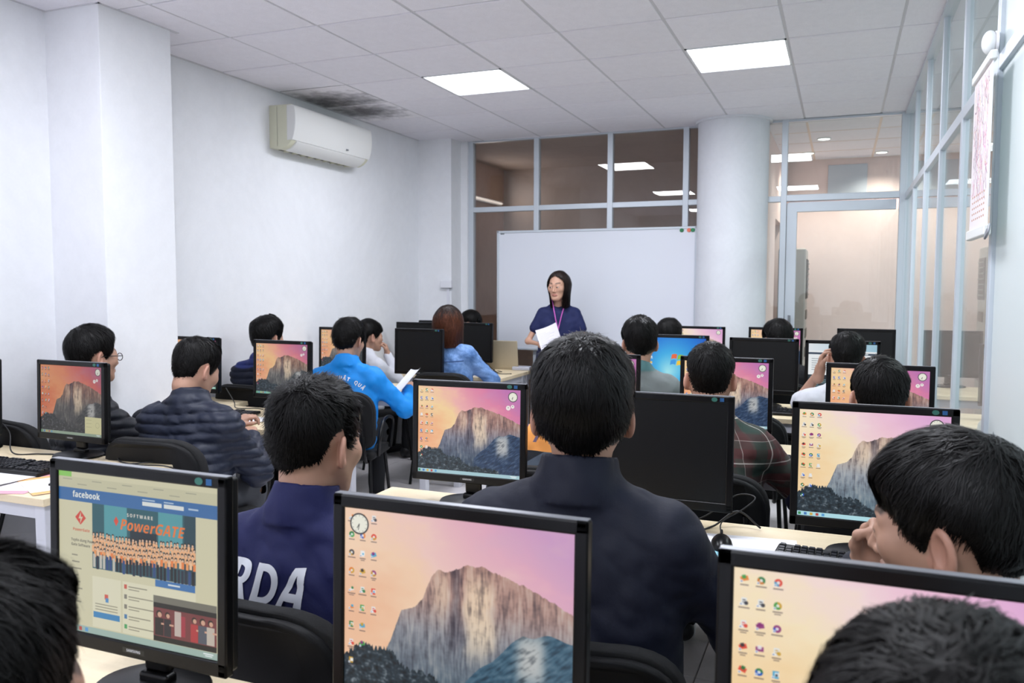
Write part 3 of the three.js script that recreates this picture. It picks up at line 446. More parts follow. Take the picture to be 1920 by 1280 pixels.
// keyboards and mice
const keyGeo = (() => { const ks = []; const kb = (w, d, x, z) => { const g = new THREE.BoxGeometry(w, .007, d); const p = g.attributes.position; for (let i = 0; i < p.count; i++) if (p.getY(i) > 0) { p.setX(i, p.getX(i) * .78); p.setZ(i, p.getZ(i) * .78); } ks.push(g.translate(x, .0235, z).toNonIndexed()); };
  for (let r = 0; r < 6; r++) { const z = -.056 + r * .0195 + (r > 0 ? .005 : 0); if (r === 5) { for (const [x, w] of [[-.205, .024], [-.178, .02], [-.152, .022], [-.08, .11], [-.008, .022], [.02, .02], [.048, .024]]) kb(w, .017, x, z); } else for (let c = 0; c < 14; c++) { if (r === 0 && [1, 6, 11].includes(c)) continue; kb(.0168, .0165, -.21 + c * .0193 + r * .002, z); } for (let c = 0; c < 3; c++) if (!(r === 3) && !(r === 4 && c !== 1)) kb(.0168, .0165, .083 + c * .0193, z); if (r > 0) for (let c = 0; c < 4; c++) kb(.0168, .0165, .15 + c * .0193, z); }
  return mergeGeometries(ks); })();
const mKey = M({ color: srgb(34, 35, 40), roughness: .42 });
function keyboard(x, z, yaw, label) { const t = thing('keyboard', label, 'keyboard', [x, .7505, z], yaw, 'computer keyboards'); obj('body', rb(.45, .018, .155, .006, 0, .010, 0).rotateX(.05).translate(0, .003, 0), mBlackPlastic, t); tag(obj('keys', keyGeo.clone().rotateX(.05).translate(0, .0018, 0), mKey, t), null, null, null, 'stuff'); return t; }
keyboard(3.40, 1.60, -.12, 'black keyboard beside the loose white sheet in front of the pondering student');
keyboard(.225, 1.60, .03, 'black keyboard above the pink papers on the desk by the pier');
keyboard(.02, .18, .10, 'black keyboard under the hand of the student in quilted jacket');
keyboard(3.04, .30, 0, 'black keyboard by the elbow of the student in plaid shirt');
keyboard(2.92, -1.14, 0, 'black keyboard in front of the switched off monitor and empty chair');
keyboard(.40, -2.42, .0, 'black keyboard in front of the woman in the denim jacket');
function mouse(x, z, yaw, label, cable) { const t = thing('computer_mouse', label, 'mouse', [x, .7505, z], yaw); const g = new THREE.SphereGeometry(1, 28, 18, 0, Math.PI * 2, 0, Math.PI / 2).scale(.032, .036, .056); obj('shell', g, mBlackPlastic, t); obj('wheel', new THREE.TorusGeometry(.009, .004, 8, 18).rotateY(Math.PI / 2).translate(0, .030, -.030), mBlackMatte, t); obj('cable', tube(cable, .0022, 40, 6), mCable, t); return t; }
mouse(3.03, 1.52, .15, 'black mouse with raised cable on the white papers', [[0, .02, -.05], [.0, .045, -.09], [.06, .08, -.12], [.10, .11, -.15], [.05, .10, -.22], [-.05, .03, -.2], [-.12, .003, -.2]]);
mouse(.62, -2.44, .3, 'dark mouse at the desk end near the gold laptop', [[0, .02, -.05], [.0, .01, -.1], [.05, .003, -.2], [0, .003, -.3]]);

// papers
function paper(x, z, yaw, w, d, label, mat = mPaper, y = .7512, curl = 0, cat = 'paper') { const g = new THREE.BoxGeometry(w, .0012, d, 8, 1, 8), p = g.attributes.position; for (let i = 0; i < p.count; i++) { const u = p.getX(i) / w, v = p.getZ(i) / d; p.setY(i, p.getY(i) + curl * Math.max(0, u + v - .1) ** 2 + .0005); } g.computeVertexNormals(); const m = obj('paper_sheet', g, mat); m.position.set(x, y, z); m.rotation.y = yaw; return tag(m, label, cat, 'papers on the desks'); }
const printTex = (bg, ink, accent) => canvas(256, 340, (g, w, h) => { g.fillStyle = bg; g.fillRect(0, 0, w, h); if (accent) { g.fillStyle = accent; g.fillRect(0, 0, w, 40); g.fillRect(0, h - 46, w, 46); g.fillRect(w * .55, 60, w * .4, 80); } g.fillStyle = ink; for (let k = 0; k < 16; k++) g.fillRect(20, 56 + k * 16, 90 + (k * 47) % 110, 3); });
const mPrint = M({ map: printTex('#f3f2f5', '#a9a8b0'), roughness: .8 }), mPinkPrint = M({ map: printTex('#f4eef0', '#b0a8b0', '#e8a0b0'), roughness: .7 }), mOrangePrint = M({ map: printTex('#f2ece8', '#a8a4a8', '#e8b070'), roughness: .7 });
paper(.30, .30, .25, .21, .297, 'white sheet lying at the desk edge beside the quilted jacket', mPaper, .7512, .02);
paper(3.09, 1.50, .1, .297, .21, 'white sheet under the black mouse', mPaper, .7508);
paper(3.14, 1.62, -.25, .21, .297, 'white sheet overlapping the one under the mouse, beside the keyboard', mPaper, .7525);
paper(3.56, 1.68, -.15, .21, .297, 'printed white sheet right of the keyboard of the pondering student', mPrint, .7525);
paper(2.99, 1.63, .3, .15, .21, 'pale blue sheet edge beside the plain navy jacket', M({ color: srgb(150, 205, 225), roughness: .8 }), .7512);
paper(.48, 1.76, .35, .21, .297, 'white leaflet with pink bands on the desk by the pier', mPinkPrint, .7512);
paper(.60, 1.71, 1.1, .21, .297, 'leaflet with orange bands partly under the pen', mOrangePrint, .7527);
paper(.34, 1.72, .1, .21, .297, 'plain white sheet overlapping the pink leaflet', mPaper, .7542, .01);
{ const t = thing('ballpoint_pen', 'dark ballpoint pen lying on the orange leaflet', 'pen', [.66, .7575, 1.715], .6); obj('barrel', bar([-.06, 0, 0], [.05, 0, 0], .0042), mBlackPlastic, t); obj('tip', new THREE.ConeGeometry(.0042, .016, 10).rotateZ(-Math.PI / 2).translate(.058, 0, 0), mSilver, t); obj('clip', bx(.035, .002, .003, -.04, .005, 0), mSilver, t); }
{ const m = thing('magazine', 'white folded booklet on desk edge beside the denim jacket', 'booklet', [.56, .7505, -2.27], .1); obj('cover', rb(.16, .018, .12, .003, 0, .0095, 0), mPaper, m); }
// laptop turned towards the front
{ const t = thing('laptop', 'open laptop with pale gold lid seen from behind', 'laptop', [.50, .7505, -2.985], Math.PI); const gold = M({ color: srgb(196, 184, 160), metalness: .5, roughness: .42 }); obj('base', rb(.36, .016, .25, .005, 0, .008, 0), gold, t); const lid = obj('lid', rb(.36, .25, .008, .004, 0, .125, 0), gold, t); lid.position.set(0, .014, -.125); lid.rotation.x = -.14; const sc = obj('screen', new THREE.PlaneGeometry(.33, .215).translate(0, .125, .0045), scr.off, lid); sc.name = 'screen'; tag(obj('keys', rb(.3, .003, .1, .001, 0, .017, -.03), mKey, t)); }
// flat dark laptop bag and case at the desk end
{ const t = thing('tablet_case', 'flat silver case at the far end of the desk with gold laptop', 'case', [.70, .7505, -2.89], .2); obj('shell', rb(.16, .03, .11, .006, 0, .016, 0), M({ color: srgb(190, 192, 204), roughness: .4, metalness: .3 }), t); }
// computers under the desks
function tower(x, z, label, yaw = 0) { const t = thing('computer_tower', label, 'computer', [x, 0, z], yaw, 'computer towers'); obj('case', rb(.18, .42, .42, .006, 0, .215, 0), mBlackMatte, t); obj('front_panel', rb(.178, .41, .015, .006, 0, .215, .215), mBlackPlastic, t); obj('drive_bay', bx(.15, .04, .004, 0, .36, .223), mBackPlastic, t); obj('button', cyl(.012, .012, .006, 0, .28, .224, 16).rotateX(0), mSilver, t); for (const s of [-1, 1]) obj('foot', bx(.03, .012, .3, s * .07, .006, 0), mBlackMatte, t); return t; }
tower(.36, 1.55, 'black computer tower under the desk with pink papers');
tower(.66, -2.42, 'dark computer tower at the end of the desk beside the denim jacket', .1);
tower(2.0, -.0, 'black computer tower under the desk before the striped top');
{ // cable bundle hanging under the left desk
  const t = thing('cable_bundle', 'tangle of black cables hanging beside the desk leg', 'cables', [.58, 0, 1.60]);
  for (let k = 0; k < 9; k++) obj('cable', tube([[rr(-.06, -.03), .67, rr(-.05, .05)], [rr(-.05, .0), rr(.5, .58), rr(-.04, .06)], [rr(-.02, .1), rr(.32, .48), rr(-.05, .08)], [rr(-.08, .08), rr(.15, .3), rr(-.06, .06)], [rr(-.1, .08), .01, rr(-.1, .1)]], rr(.003, .005), 30, 6), mCable, t);
  obj('clip', rb(.06, .12, .05, .006, -.045, .62, 0), mBlackMatte, t); obj('pale_cable', tube([[-.03, .68, .06], [0, .6, .07], [.03, .55, .06], [.0, .5, .07]], .004, 20, 6), M({ color: srgb(190, 190, 196), roughness: .5 }), t);
}
function deskCable(pts, label) { const m = obj('monitor_cable', tube(pts, .0032, 50, 6), mCable); return tag(m, label, 'cable', 'monitor cables'); }
deskCable([[.30, .84, 1.29], [.42, .78, 1.25], [.5, .757, 1.33], [.62, .755, 1.36], [.78, .752, 1.33], [.775, .70, 1.25]], 'black cable crossing the desk end behind the orange tinted monitor');
deskCable([[.52, .755, 1.42], [.60, .757, 1.37], [.66, .756, 1.30], [.68, .745, 1.235], [.69, .6, 1.235]], 'second black cable lying across the one at the desk end');
deskCable([[-.20, .90, 1.36], [-.12, .84, 1.36], [-.05, .76, 1.40], [.06, .755, 1.36], [.16, .755, 1.33]], 'black cable between the dark monitor and the orange tinted monitor');
deskCable([[-.22, .86, -.15], [-.15, .78, -.14], [-.05, .757, -.05], [.05, .755, -.10], [.12, .755, -.08]], 'black cable curling on the desk before the golden monitor');
deskCable([[.42, .82, -2.72], [.50, .765, -2.70], [.60, .757, -2.55], [.68, .757, -2.46], [.75, .755, -2.52]], 'black cable beside the gold laptop');
deskCable([[2.87, .80, 1.37], [2.93, .757, 1.40], [2.98, .756, 1.34], [3.05, .80, 1.30], [3.12, .757, 1.31]], 'black cable looping behind the black mouse');

// ---- chairs
const chairFabric = dataTex(128, 128, (u, v) => { const n = ((Math.floor(u * 64) + Math.floor(v * 64)) % 2 ? 3 : -3) + (rnd() - .5) * 8; return [15 + n, 15 + n, 17 + n]; });
const mSeat = M({ map: rep(chairFabric, 4, 4), roughness: .85 }), mFrame = M({ color: srgb(12, 12, 14), roughness: .35, metalness: .3 });
const CG = (() => {
  const o = {}; o.seat = new RoundedBoxGeometry(.47, .06, .45, 5, .028); { const p = o.seat.attributes.position; for (let i = 0; i < p.count; i++) { const x = p.getX(i), z = p.getZ(i); p.setY(i, p.getY(i) - .02 * sstep(.12, .225, z) - .012 * (1 - (x / .235) ** 2)); } o.seat.computeVertexNormals(); } o.seat.translate(0, .445, .02);
  const s = new THREE.Shape(), w = .225, h0 = 0, h1 = .34; s.moveTo(-w + .05, h0); s.lineTo(w - .05, h0); s.quadraticCurveTo(w, h0, w, h0 + .06); s.lineTo(w + .004, h1 - .12); s.bezierCurveTo(w, h1 - .03, w - .06, h1, w - .13, h1); s.lineTo(-w + .13, h1); s.bezierCurveTo(-w + .06, h1, -w, h1 - .03, -w - .004, h1 - .12); s.lineTo(-w, h0 + .06); s.quadraticCurveTo(-w, h0, -w + .05, h0);
  const bend = (g) => { const p = g.attributes.position; for (let i = 0; i < p.count; i++) { const x = p.getX(i), y = p.getY(i); p.setZ(i, p.getZ(i) + .055 * (x / .225) ** 2 - .10 * y); } g.computeVertexNormals(); return g; };
  const ex = (d) => new THREE.ExtrudeGeometry(s, { depth: d, bevelEnabled: true, bevelSize: .012, bevelThickness: .012, bevelSegments: 4, curveSegments: 8 });
  const sub = (g) => g; o.back = toCreasedNormals(bend(sub(ex(.022))), .6).translate(0, .50, -.235); o.shell = toCreasedNormals(bend(ex(.006)), .6).scale(.96, .96, 1).translate(0, .507, -.262);
  o.leg = (sx, f) => f ? tube([[sx * .20, .42, .20], [sx * .215, .22, .225], [sx * .23, .0, .25]], .011, 10, 8) : tube([[sx * .20, .42, -.17], [sx * .215, .22, -.22], [sx * .23, .0, -.27]], .011, 10, 8);
  o.post = (sx) => tube([[sx * .17, .42, .0], [sx * .18, .40, -.18], [sx * .19, .45, -.262], [sx * .175, .62, -.268], [sx * .165, .72, -.285]], .011, 18, 8);
  o.under = [bar([-.2, .415, .19], [.2, .415, .19], .011), bar([-.2, .415, -.16], [.2, .415, -.16], .011), bar([-.2, .415, .19], [-.2, .415, -.16], .011), bar([.2, .415, .19], [.2, .415, -.16], .011)];
  o.arm = (sx) => tube([[sx * .24, .43, -.12], [sx * .26, .55, -.16], [sx * .265, .64, -.10], [sx * .265, .645, .10], [sx * .26, .60, .20], [sx * .245, .43, .18]], .011, 30, 8);
  o.legs = []; for (const sx of [-1, 1]) for (const f of [0, 1]) o.legs.push(o.leg(sx, f)); o.posts = [o.post(-1), o.post(1)]; o.under = mergeGeometries(o.under.map(g => g.toNonIndexed())); o.arms = [o.arm(-1), o.arm(1)];
  return o;
})();
function chair(x, z, yaw, label, arms = false, rivets = false) {
  const t = thing('visitor_chair', label, 'chair', [x, 0, z], Math.PI + yaw, 'padded classroom chairs');
  obj('seat', CG.seat, mSeat, t); obj('backrest', CG.back, mSeat, t); obj('back_shell', CG.shell, mBlackMatte, t); for (const l of CG.legs) obj('leg', l, mFrame, t); for (const p of CG.posts) obj('back_post', p, mFrame, t); obj('seat_frame', CG.under, mFrame, t);
  if (arms) for (const a of CG.arms) obj('armrest', a, mFrame, t);
  if (rivets) for (const sx of [-1, 1]) for (const y of [.60, .68, .72]) obj('rivet', new THREE.SphereGeometry(.007, 10, 8).scale(1, 1, .5).translate(sx * .165, y, -.30), mSilver, t);
  return t;
}
// ---------------------------------------------------------------- people
const CAM = camera.position;
const smin = (a, b, k) => { const h = Math.max(k - Math.abs(a - b), 0) / k; return Math.min(a, b) - h * h * k * .25; };
const smax = (a, b, k) => -smin(-a, -b, k);
const sph = (x, y, z, cx, cy, cz, r) => Math.hypot(x - cx, y - cy, z - cz) - r;
const ell = (x, y, z, cx, cy, cz, rx, ry, rz) => { x -= cx; y -= cy; z -= cz; const k0 = Math.hypot(x / rx, y / ry, z / rz), k1 = Math.hypot(x / (rx * rx), y / (ry * ry), z / (rz * rz)); return k1 < 1e-9 ? -Math.min(rx, ry, rz) : k0 * (k0 - 1) / k1; };
const rc = (x, y, z, ax, ay, az, bx_, by, bz, ra, rb_) => { const dx = bx_ - ax, dy = by - ay, dz = bz - az, px = x - ax, py = y - ay, pz = z - az; const t = clamp((px * dx + py * dy + pz * dz) / (dx * dx + dy * dy + dz * dz), 0, 1); return Math.hypot(px - t * dx, py - t * dy, pz - t * dz) - ra - t * (rb_ - ra); };
const bonesField = (list, k) => (x, y, z) => { let d = 9; for (const b of list) { const e = rc(x, y, z, b[0], b[1], b[2], b[3], b[4], b[5], b[6], b[7]); d = d > 8 ? e : smin(d, e, k); } return d; };
// surface nets on a sparse grid
function nets(f, mn, mx, h, colorFn, uvFn) {
  const nx = Math.ceil((mx[0] - mn[0]) / h) + 1, ny = Math.ceil((mx[1] - mn[1]) / h) + 1, nz = Math.ceil((mx[2] - mn[2]) / h) + 1, v = new Float32Array(nx * ny * nz), B = 6, R = h * B * .87 + .014;
  for (let k0 = 0; k0 < nz; k0 += B) for (let j0 = 0; j0 < ny; j0 += B) for (let i0 = 0; i0 < nx; i0 += B) {
    const d = f(mn[0] + (i0 + B / 2) * h, mn[1] + (j0 + B / 2) * h, mn[2] + (k0 + B / 2) * h), far = Math.abs(d) > R;
    for (let k = k0; k < Math.min(k0 + B, nz); k++) for (let j = j0; j < Math.min(j0 + B, ny); j++) for (let i = i0; i < Math.min(i0 + B, nx); i++) v[(k * ny + j) * nx + i] = far ? d : f(mn[0] + i * h, mn[1] + j * h, mn[2] + k * h);
  }
  const id = new Int32Array(nx * ny * nz).fill(-1), pos = [], idx = [], at = (i, j, k) => (k * ny + j) * nx + i;
  for (let k = 0; k < nz - 1; k++) for (let j = 0; j < ny - 1; j++) for (let i = 0; i < nx - 1; i++) {
    const o = at(i, j, k); let m = 0; const c = [v[o], v[o + 1], v[o + nx], v[o + nx + 1], v[o + nx * ny], v[o + nx * ny + 1], v[o + nx * ny + nx], v[o + nx * ny + nx + 1]];
    for (let q = 0; q < 8; q++) if (c[q] < 0) m |= 1 << q; if (m === 0 || m === 255) continue;
    let X = 0, Y = 0, Z = 0, n = 0; const e = (a, b) => { if ((c[a] < 0) !== (c[b] < 0)) { const t = c[a] / (c[a] - c[b]); X += (a & 1) + t * ((b & 1) - (a & 1)); Y += ((a >> 1) & 1) + t * (((b >> 1) & 1) - ((a >> 1) & 1)); Z += (a >> 2) + t * ((b >> 2) - (a >> 2)); n++; } };
    e(0, 1); e(2, 3); e(4, 5); e(6, 7); e(0, 2); e(1, 3); e(4, 6); e(5, 7); e(0, 4); e(1, 5); e(2, 6); e(3, 7);
    id[o] = pos.length / 3; pos.push(mn[0] + (i + X / n) * h, mn[1] + (j + Y / n) * h, mn[2] + (k + Z / n) * h);
  }
  const quad = (a, b, c, d, flip) => { if (a < 0 || b < 0 || c < 0 || d < 0) return; if (flip) idx.push(a, c, b, a, d, c); else idx.push(a, b, c, a, c, d); };
  for (let k = 1; k < nz - 1; k++) for (let j = 1; j < ny - 1; j++) for (let i = 1; i < nx - 1; i++) {
    const o = at(i, j, k), s = v[o] < 0;
    if (s !== (v[o + 1] < 0)) quad(id[at(i, j - 1, k - 1)], id[at(i, j, k - 1)], id[o], id[at(i, j - 1, k)], !s);
    if (s !== (v[o + nx] < 0)) quad(id[at(i - 1, j, k - 1)], id[at(i - 1, j, k)], id[o], id[at(i, j, k - 1)], !s);
    if (s !== (v[o + nx * ny] < 0)) quad(id[at(i - 1, j - 1, k)], id[at(i, j - 1, k)], id[o], id[at(i - 1, j, k)], !s);
  }
  const g = new THREE.BufferGeometry(), P = new Float32Array(pos); g.setAttribute('position', new THREE.BufferAttribute(P, 3)); g.setIndex(idx); g.computeVertexNormals();
  if (colorFn) { const C = new Float32Array(P.length); for (let i = 0; i < P.length; i += 3) { const c = colorFn(P[i], P[i + 1], P[i + 2]); C[i] = c[0]; C[i + 1] = c[1]; C[i + 2] = c[2]; } g.setAttribute('color', new THREE.BufferAttribute(C, 3)); }
  if (uvFn) { const U = new Float32Array(P.length / 3 * 2); for (let i = 0; i < P.length / 3; i++) { const u = uvFn(P[3 * i], P[3 * i + 1], P[3 * i + 2]); U[2 * i] = u[0]; U[2 * i + 1] = u[1]; } g.setAttribute('uv', new THREE.BufferAttribute(U, 2)); }
  return g;
}
// head, facing +z, centre between the ears
function skull(x, y, z) { const ax = Math.abs(x); let d = smin(ell(x, y, z, 0, .03, -.012, .076, .094, .096), ell(x, y, z, 0, -.028, .034, .058, .082, .058), .03); d = smin(d, rc(ax, y, z, .048, -.03, .0, .018, -.092, .066, .022, .018), .03); return smin(d, rc(x, y, z, 0, -.04, -.028, 0, -.080, -.031, .051, .048), .03); }
function headField(x, y, z) {
  const ax = Math.abs(x); let d = skull(x, y, z);
  d = smin(d, sph(x, y, z, 0, -.096, .074, .016), .022);
  d = smin(d, sph(ax, y, z, .044, -.014, .060, .024), .028);
  d = smin(d, rc(ax, y, z, .008, .026, .086, .042, .024, .070, .010, .009), .018);
  d = smax(d, -sph(ax, y, z, .031, .004, .108, .019), .014);
  d = smin(d, sph(ax, y, z, .031, .004, .0815, .0145), .008);
  d = smax(d, -ell(ax, y, z, .032, .002, .099, .0128, .0038, .012), .003);
  d = smin(d, rc(x, y, z, 0, .016, .087, 0, -.028, .108, .0045, .0090), .012);
  d = smin(d, sph(ax, y, z, .0105, -.034, .098, .0070), .008);
  d = smin(d, rc(ax, y, z, 0, -.0565, .0965, .021, -.061, .087, .0055, .004), .006);
  d = smin(d, rc(ax, y, z, 0, -.0675, .095, .019, -.066, .087, .0062, .004), .006);
  // ear: a flared, hollowed disc
  const ex0 = ax - .078, ez0 = z + .012, c = .87, s = .5, ex = ex0 * c + ez0 * s, ez = -ex0 * s + ez0 * c, ey = y + .004 - ez * .25;
  let e = ell(ex, ey, ez, .004, 0, -.006, .0085, .034, .021); e = smax(e, -ell(ex, ey, ez, .013, .002, -.003, .0105, .023, .0135), .004); e = smin(e, sph(ex, ey, ez, .003, -.028, .004, .008), .006);
  return smin(d, e, .006);
}
const SKIN = [.47, .265, .185];
function skinColor(tone) { return (x, y, z) => {
  const ax = Math.abs(x), n = 1 + .05 * N3(x * 60, y * 60, z * 60) + .04 * N3(x * 15, y * 15, z * 15); let c = [SKIN[0] * tone * n, SKIN[1] * tone * n, SKIN[2] * tone * n];
  const mixTo = (t, q) => { c = c.map((v, i) => v + (t[i] - v) * q); };
  if (z > .06) { const by = .031 + .006 * Math.sin((ax - .012) * 60) - .0; mixTo([.03, .022, .018], .85 * sstep(.0062, .003, Math.abs(y - by)) * sstep(.010, .016, ax) * sstep(.054, .046, ax)); mixTo([.42, .13, .11], .75 * sstep(.0085, .006, Math.abs(y + .062)) * sstep(.026, .020, ax) * sstep(.080, .088, z)); mixTo([.05, .03, .025], .8 * sstep(.0026, .0012, Math.abs(y - .0062)) * sstep(.0165, .014, Math.abs(ax - .031)) * sstep(.086, .09, z)); }
  if (ax > .074 && z < .02) mixTo([.55, .24, .18], .35);
  return c; }; }
// one hand: wrist at the origin, fingers along +y, palm towards +z, thumb towards +x
const handCache = {};
function handGeo(curl, cell) {
  const key = curl + '_' + cell; if (handCache[key]) return handCache[key];
  const palm = [], xs = [.030, .010, -.010, -.028], fl = [.072, .080, .074, .058], fingers = [];
  for (let i = 0; i < 4; i++) { palm.push([xs[i] * .55, .0, 0, xs[i], .082 - Math.abs(i - 1.2) * .005, 0, .016, .0125]); let p = [xs[i], .082 - Math.abs(i - 1.2) * .005, 0], a = curl * .5; for (let q = 0; q < 3; q++) { const l = fl[i] * [.45, .32, .25][q], n = [p[0] + xs[i] * .06, p[1] + Math.cos(a) * l, p[2] + Math.sin(a) * l]; fingers.push([...p, ...n, .0095 - q * .0009, .0089 - q * .0012]); p = n; a += curl * (q ? .7 : .95); } }
  const th = [[.016, .012, .006, .040, .044, .014, .0145, .0115], [.040, .044, .014, .050, .072, .014 + curl * .012, .0112, .0095], [.050, .072, .014 + curl * .012, .050 - curl * .008, .092, .016 + curl * .02, .0095, .0075]];
  const pf = bonesField(palm, .016), f = (x, y, z) => { let d = Math.min(pf(x, y, z), 9); d = smin(d, rc(x, y, z, 0, -.05, 0, 0, .01, 0, .029, .026), .015); for (const b of fingers) d = smin(d, rc(x, y, z, ...b), .0035); for (const b of th) d = smin(d, rc(x, y, z, ...b), .007); return d; };
  return handCache[key] = nets(f, [-.065, -.085, -.05], [.085, .19, .11], cell);
}
// radial hair: table of radius over directions from the hair centre
const HC = [0, .02, -.014];
function keyed(keys, a) { for (let i = 1; i < keys.length; i++) if (a <= keys[i][0]) { const [a0, v0] = keys[i - 1], [a1, v1] = keys[i]; return v0 + (v1 - v0) * sstep(0, 1, (a - a0) / (a1 - a0)); } return keys[keys.length - 1][1]; }
const LINE = [[0, .066], [35, .064], [52, .045], [66, .0], [76, -.012], [86, .004], [98, .036], [116, .02], [134, -.045], [180, -.066]];
function hairMesh(st, near) {
  const NT = near ? 110 : 60, NP = near ? 150 : 84, TH = 2.75, rad = new Float32Array((NT + 1) * NP), msk = new Float32Array((NT + 1) * NP), sd = st.seed || 1;
  const line = st.line || LINE;
  for (let i = 0; i <= NT; i++) for (let j = 0; j < NP; j++) {
    const th = i / NT * TH, ph = j / NP * 2 * Math.PI, d = [Math.sin(th) * Math.sin(ph), Math.cos(th), Math.sin(th) * Math.cos(ph)];
    const march = (F) => { let t = .34; for (let q = 0; q < 26; q++) { const e = F(HC[0] + d[0] * t, HC[1] + d[1] * t, HC[2] + d[2] * t); t -= e * .9; if (Math.abs(e) < .0006 || t < .02) break; } return Math.max(t, .02); };
    const r0 = march(skull), p = [HC[0] + d[0] * r0, HC[1] + d[1] * r0, HC[2] + d[2] * r0], az = Math.atan2(Math.abs(p[0]), p[2]) * 57.3; let e, t;
    const nz = N3(p[0] * 28 + sd * 3.1, p[1] * 28, p[2] * 28) * (st.messy ?? .004) + N3(p[0] * 75 + sd, p[1] * 75, p[2] * 75) * (st.messy ?? .004) * .4;
    if (st.long) {
      const r1 = march((x, y, z) => { let q = smin(ell(x, y, z, 0, .03, -.012, .086, .104, .106), rc(x, y, z, 0, .0, -.020, 0, -st.long, -.030 + (st.fwd || 0), st.w0 || .098, st.w1 || .088), .05); return Math.max(q, -(y + st.long + .02)); });
      const open = keyed(st.open, (p[1] + .12) * 100); // half angle of the face opening by height
      const pl = [d[0] * r1, HC[1] + d[1] * r1, d[2] * r1 + HC[2]], az1 = Math.atan2(Math.abs(pl[0]), pl[2]) * 57.3; e = Math.min((az1 - keyed(st.open, pl[1] * 100)) * .0017, .05); t = Math.max(r1 - r0, .004); t += nz; if (e < .004 && pl[1] > .0) t = Math.min(t, .008);
    } else {
      e = p[1] - keyed(line, az) + .006 * N3(p[0] * 50, p[1] * 50, sd * 7);
      const up = sstep(.015, .09, p[1]), bk = sstep(95, 150, az); t = (st.side * (1 - bk) + st.back * bk) * (1 - up) + st.top * up; t += (st.quiff || 0) * sstep(.06, .11, p[1]) * sstep(60, 15, az); t *= sstep(-.004, st.ramp || .035, e); t += nz * sstep(0, .03, e);
    }
    rad[i * NP + j] = r0 + Math.max(t, -.003) - .003 * sstep(.004, -.004, e); msk[i * NP + j] = e;
  }
  const pos = [], idx = [], col = [], nor = []; const C0 = st.color || [.0052, .0047, .0046];
  const shade = (y, q) => { const k = q; const root = st.root ? sstep(.075, .115, y) : 0; return C0.map((v, i) => (v + ((st.root || C0)[i] - v) * root) * k); };
  for (let i = 0; i <= NT; i++) for (let j = 0; j < NP; j++) { const th = i / NT * TH, ph = j / NP * 2 * Math.PI, r = rad[i * NP + j]; pos.push(HC[0] + Math.sin(th) * Math.sin(ph) * r, HC[1] + Math.cos(th) * r, HC[2] + Math.sin(th) * Math.cos(ph) * r); col.push(...shade(pos[pos.length - 2], 1)); }
  for (let i = 0; i < NT; i++) for (let j = 0; j < NP; j++) { const a = i * NP + j, b = i * NP + (j + 1) % NP, c = a + NP, d = b + NP; const lim = st.long ? 0 : -.006; if (msk[a] > lim && msk[b] > lim && msk[c] > lim && msk[d] > lim) idx.push(a, c, b, b, c, d); }
  const cap = new THREE.BufferGeometry(); cap.setAttribute('position', new THREE.Float32BufferAttribute(pos, 3)); cap.setAttribute('color', new THREE.Float32BufferAttribute(col, 3)); cap.setIndex(idx); cap.computeVertexNormals();
  // strands
  const look = (d) => { const th = Math.acos(clamp(d[1], -1, 1)), ph = (Math.atan2(d[0], d[2]) + 2 * Math.PI) % (2 * Math.PI), fi = Math.min(th / TH * NT, NT - .01), fj = ph / (2 * Math.PI) * NP, i = Math.floor(fi), j = Math.floor(fj) % NP, u = fi - i, w = fj - Math.floor(fj), j1 = (j + 1) % NP; const L = (A) => (A[i * NP + j] * (1 - w) + A[i * NP + j1] * w) * (1 - u) + (A[(i + 1) * NP + j] * (1 - w) + A[(i + 1) * NP + j1] * w) * u; return [L(rad), L(msk)]; };
  const wh = V(...(st.whorl || [.12, .86, -.5])).normalize(), sp = [], sn = [], sc = [], si = []; let made = 0;
  for (let q = 0; q < st.n * 6 && made < st.n; q++) {
    const d = V(rr(-1, 1), rr(-.75, 1), rr(-1, 1)); if (d.lengthSq() > 1 || d.lengthSq() < .1) continue; d.normalize(); const [r0, e0] = look([d.x, d.y, d.z]); if (e0 < .003) continue; made++;
    const upk = clamp((d.y + .1) / 1, 0, 1), L = st.long ? rr(.05, .11) : (st.len || .045) * rr(.5, 1.1) * (.35 + .65 * sstep(-.1, .5, d.y)) * sstep(-.01, .05, e0), K = 4, jit = V(rr(-1, 1), rr(-1, 1), rr(-1, 1)).multiplyScalar(st.jit ?? .2), lift = rr(0, 1) * (st.lift ?? .005) * (rnd() < .06 ? 1.9 : 1), w = (st.w || .0013) * rr(.7, 1.3), base = rr(-.0015, .0015), k = rr(.55, 1.7), cc = shade(HC[1] + d.y * r0, k);
    const p0 = sp.length / 3; let dd = d.clone(), r = r0;
    const flow = (a) => { let t = st.long ? V(0, -1, 0) : a.clone().sub(wh).add(V(0, -.15, st.comb || 0)); t.add(jit); const cx = a.x * 9 + sd, cy = a.y * 9, cz = a.z * 9; t.x += .55 * N3(cx, cy, cz); t.y += .4 * N3(cx + 7, cy, cz); t.z += .55 * N3(cx, cy + 9, cz); t.addScaledVector(a, -t.dot(a)); return t.normalize(); };
    let pv = V(HC[0] + dd.x * r, HC[1] + dd.y * r, HC[2] + dd.z * r);
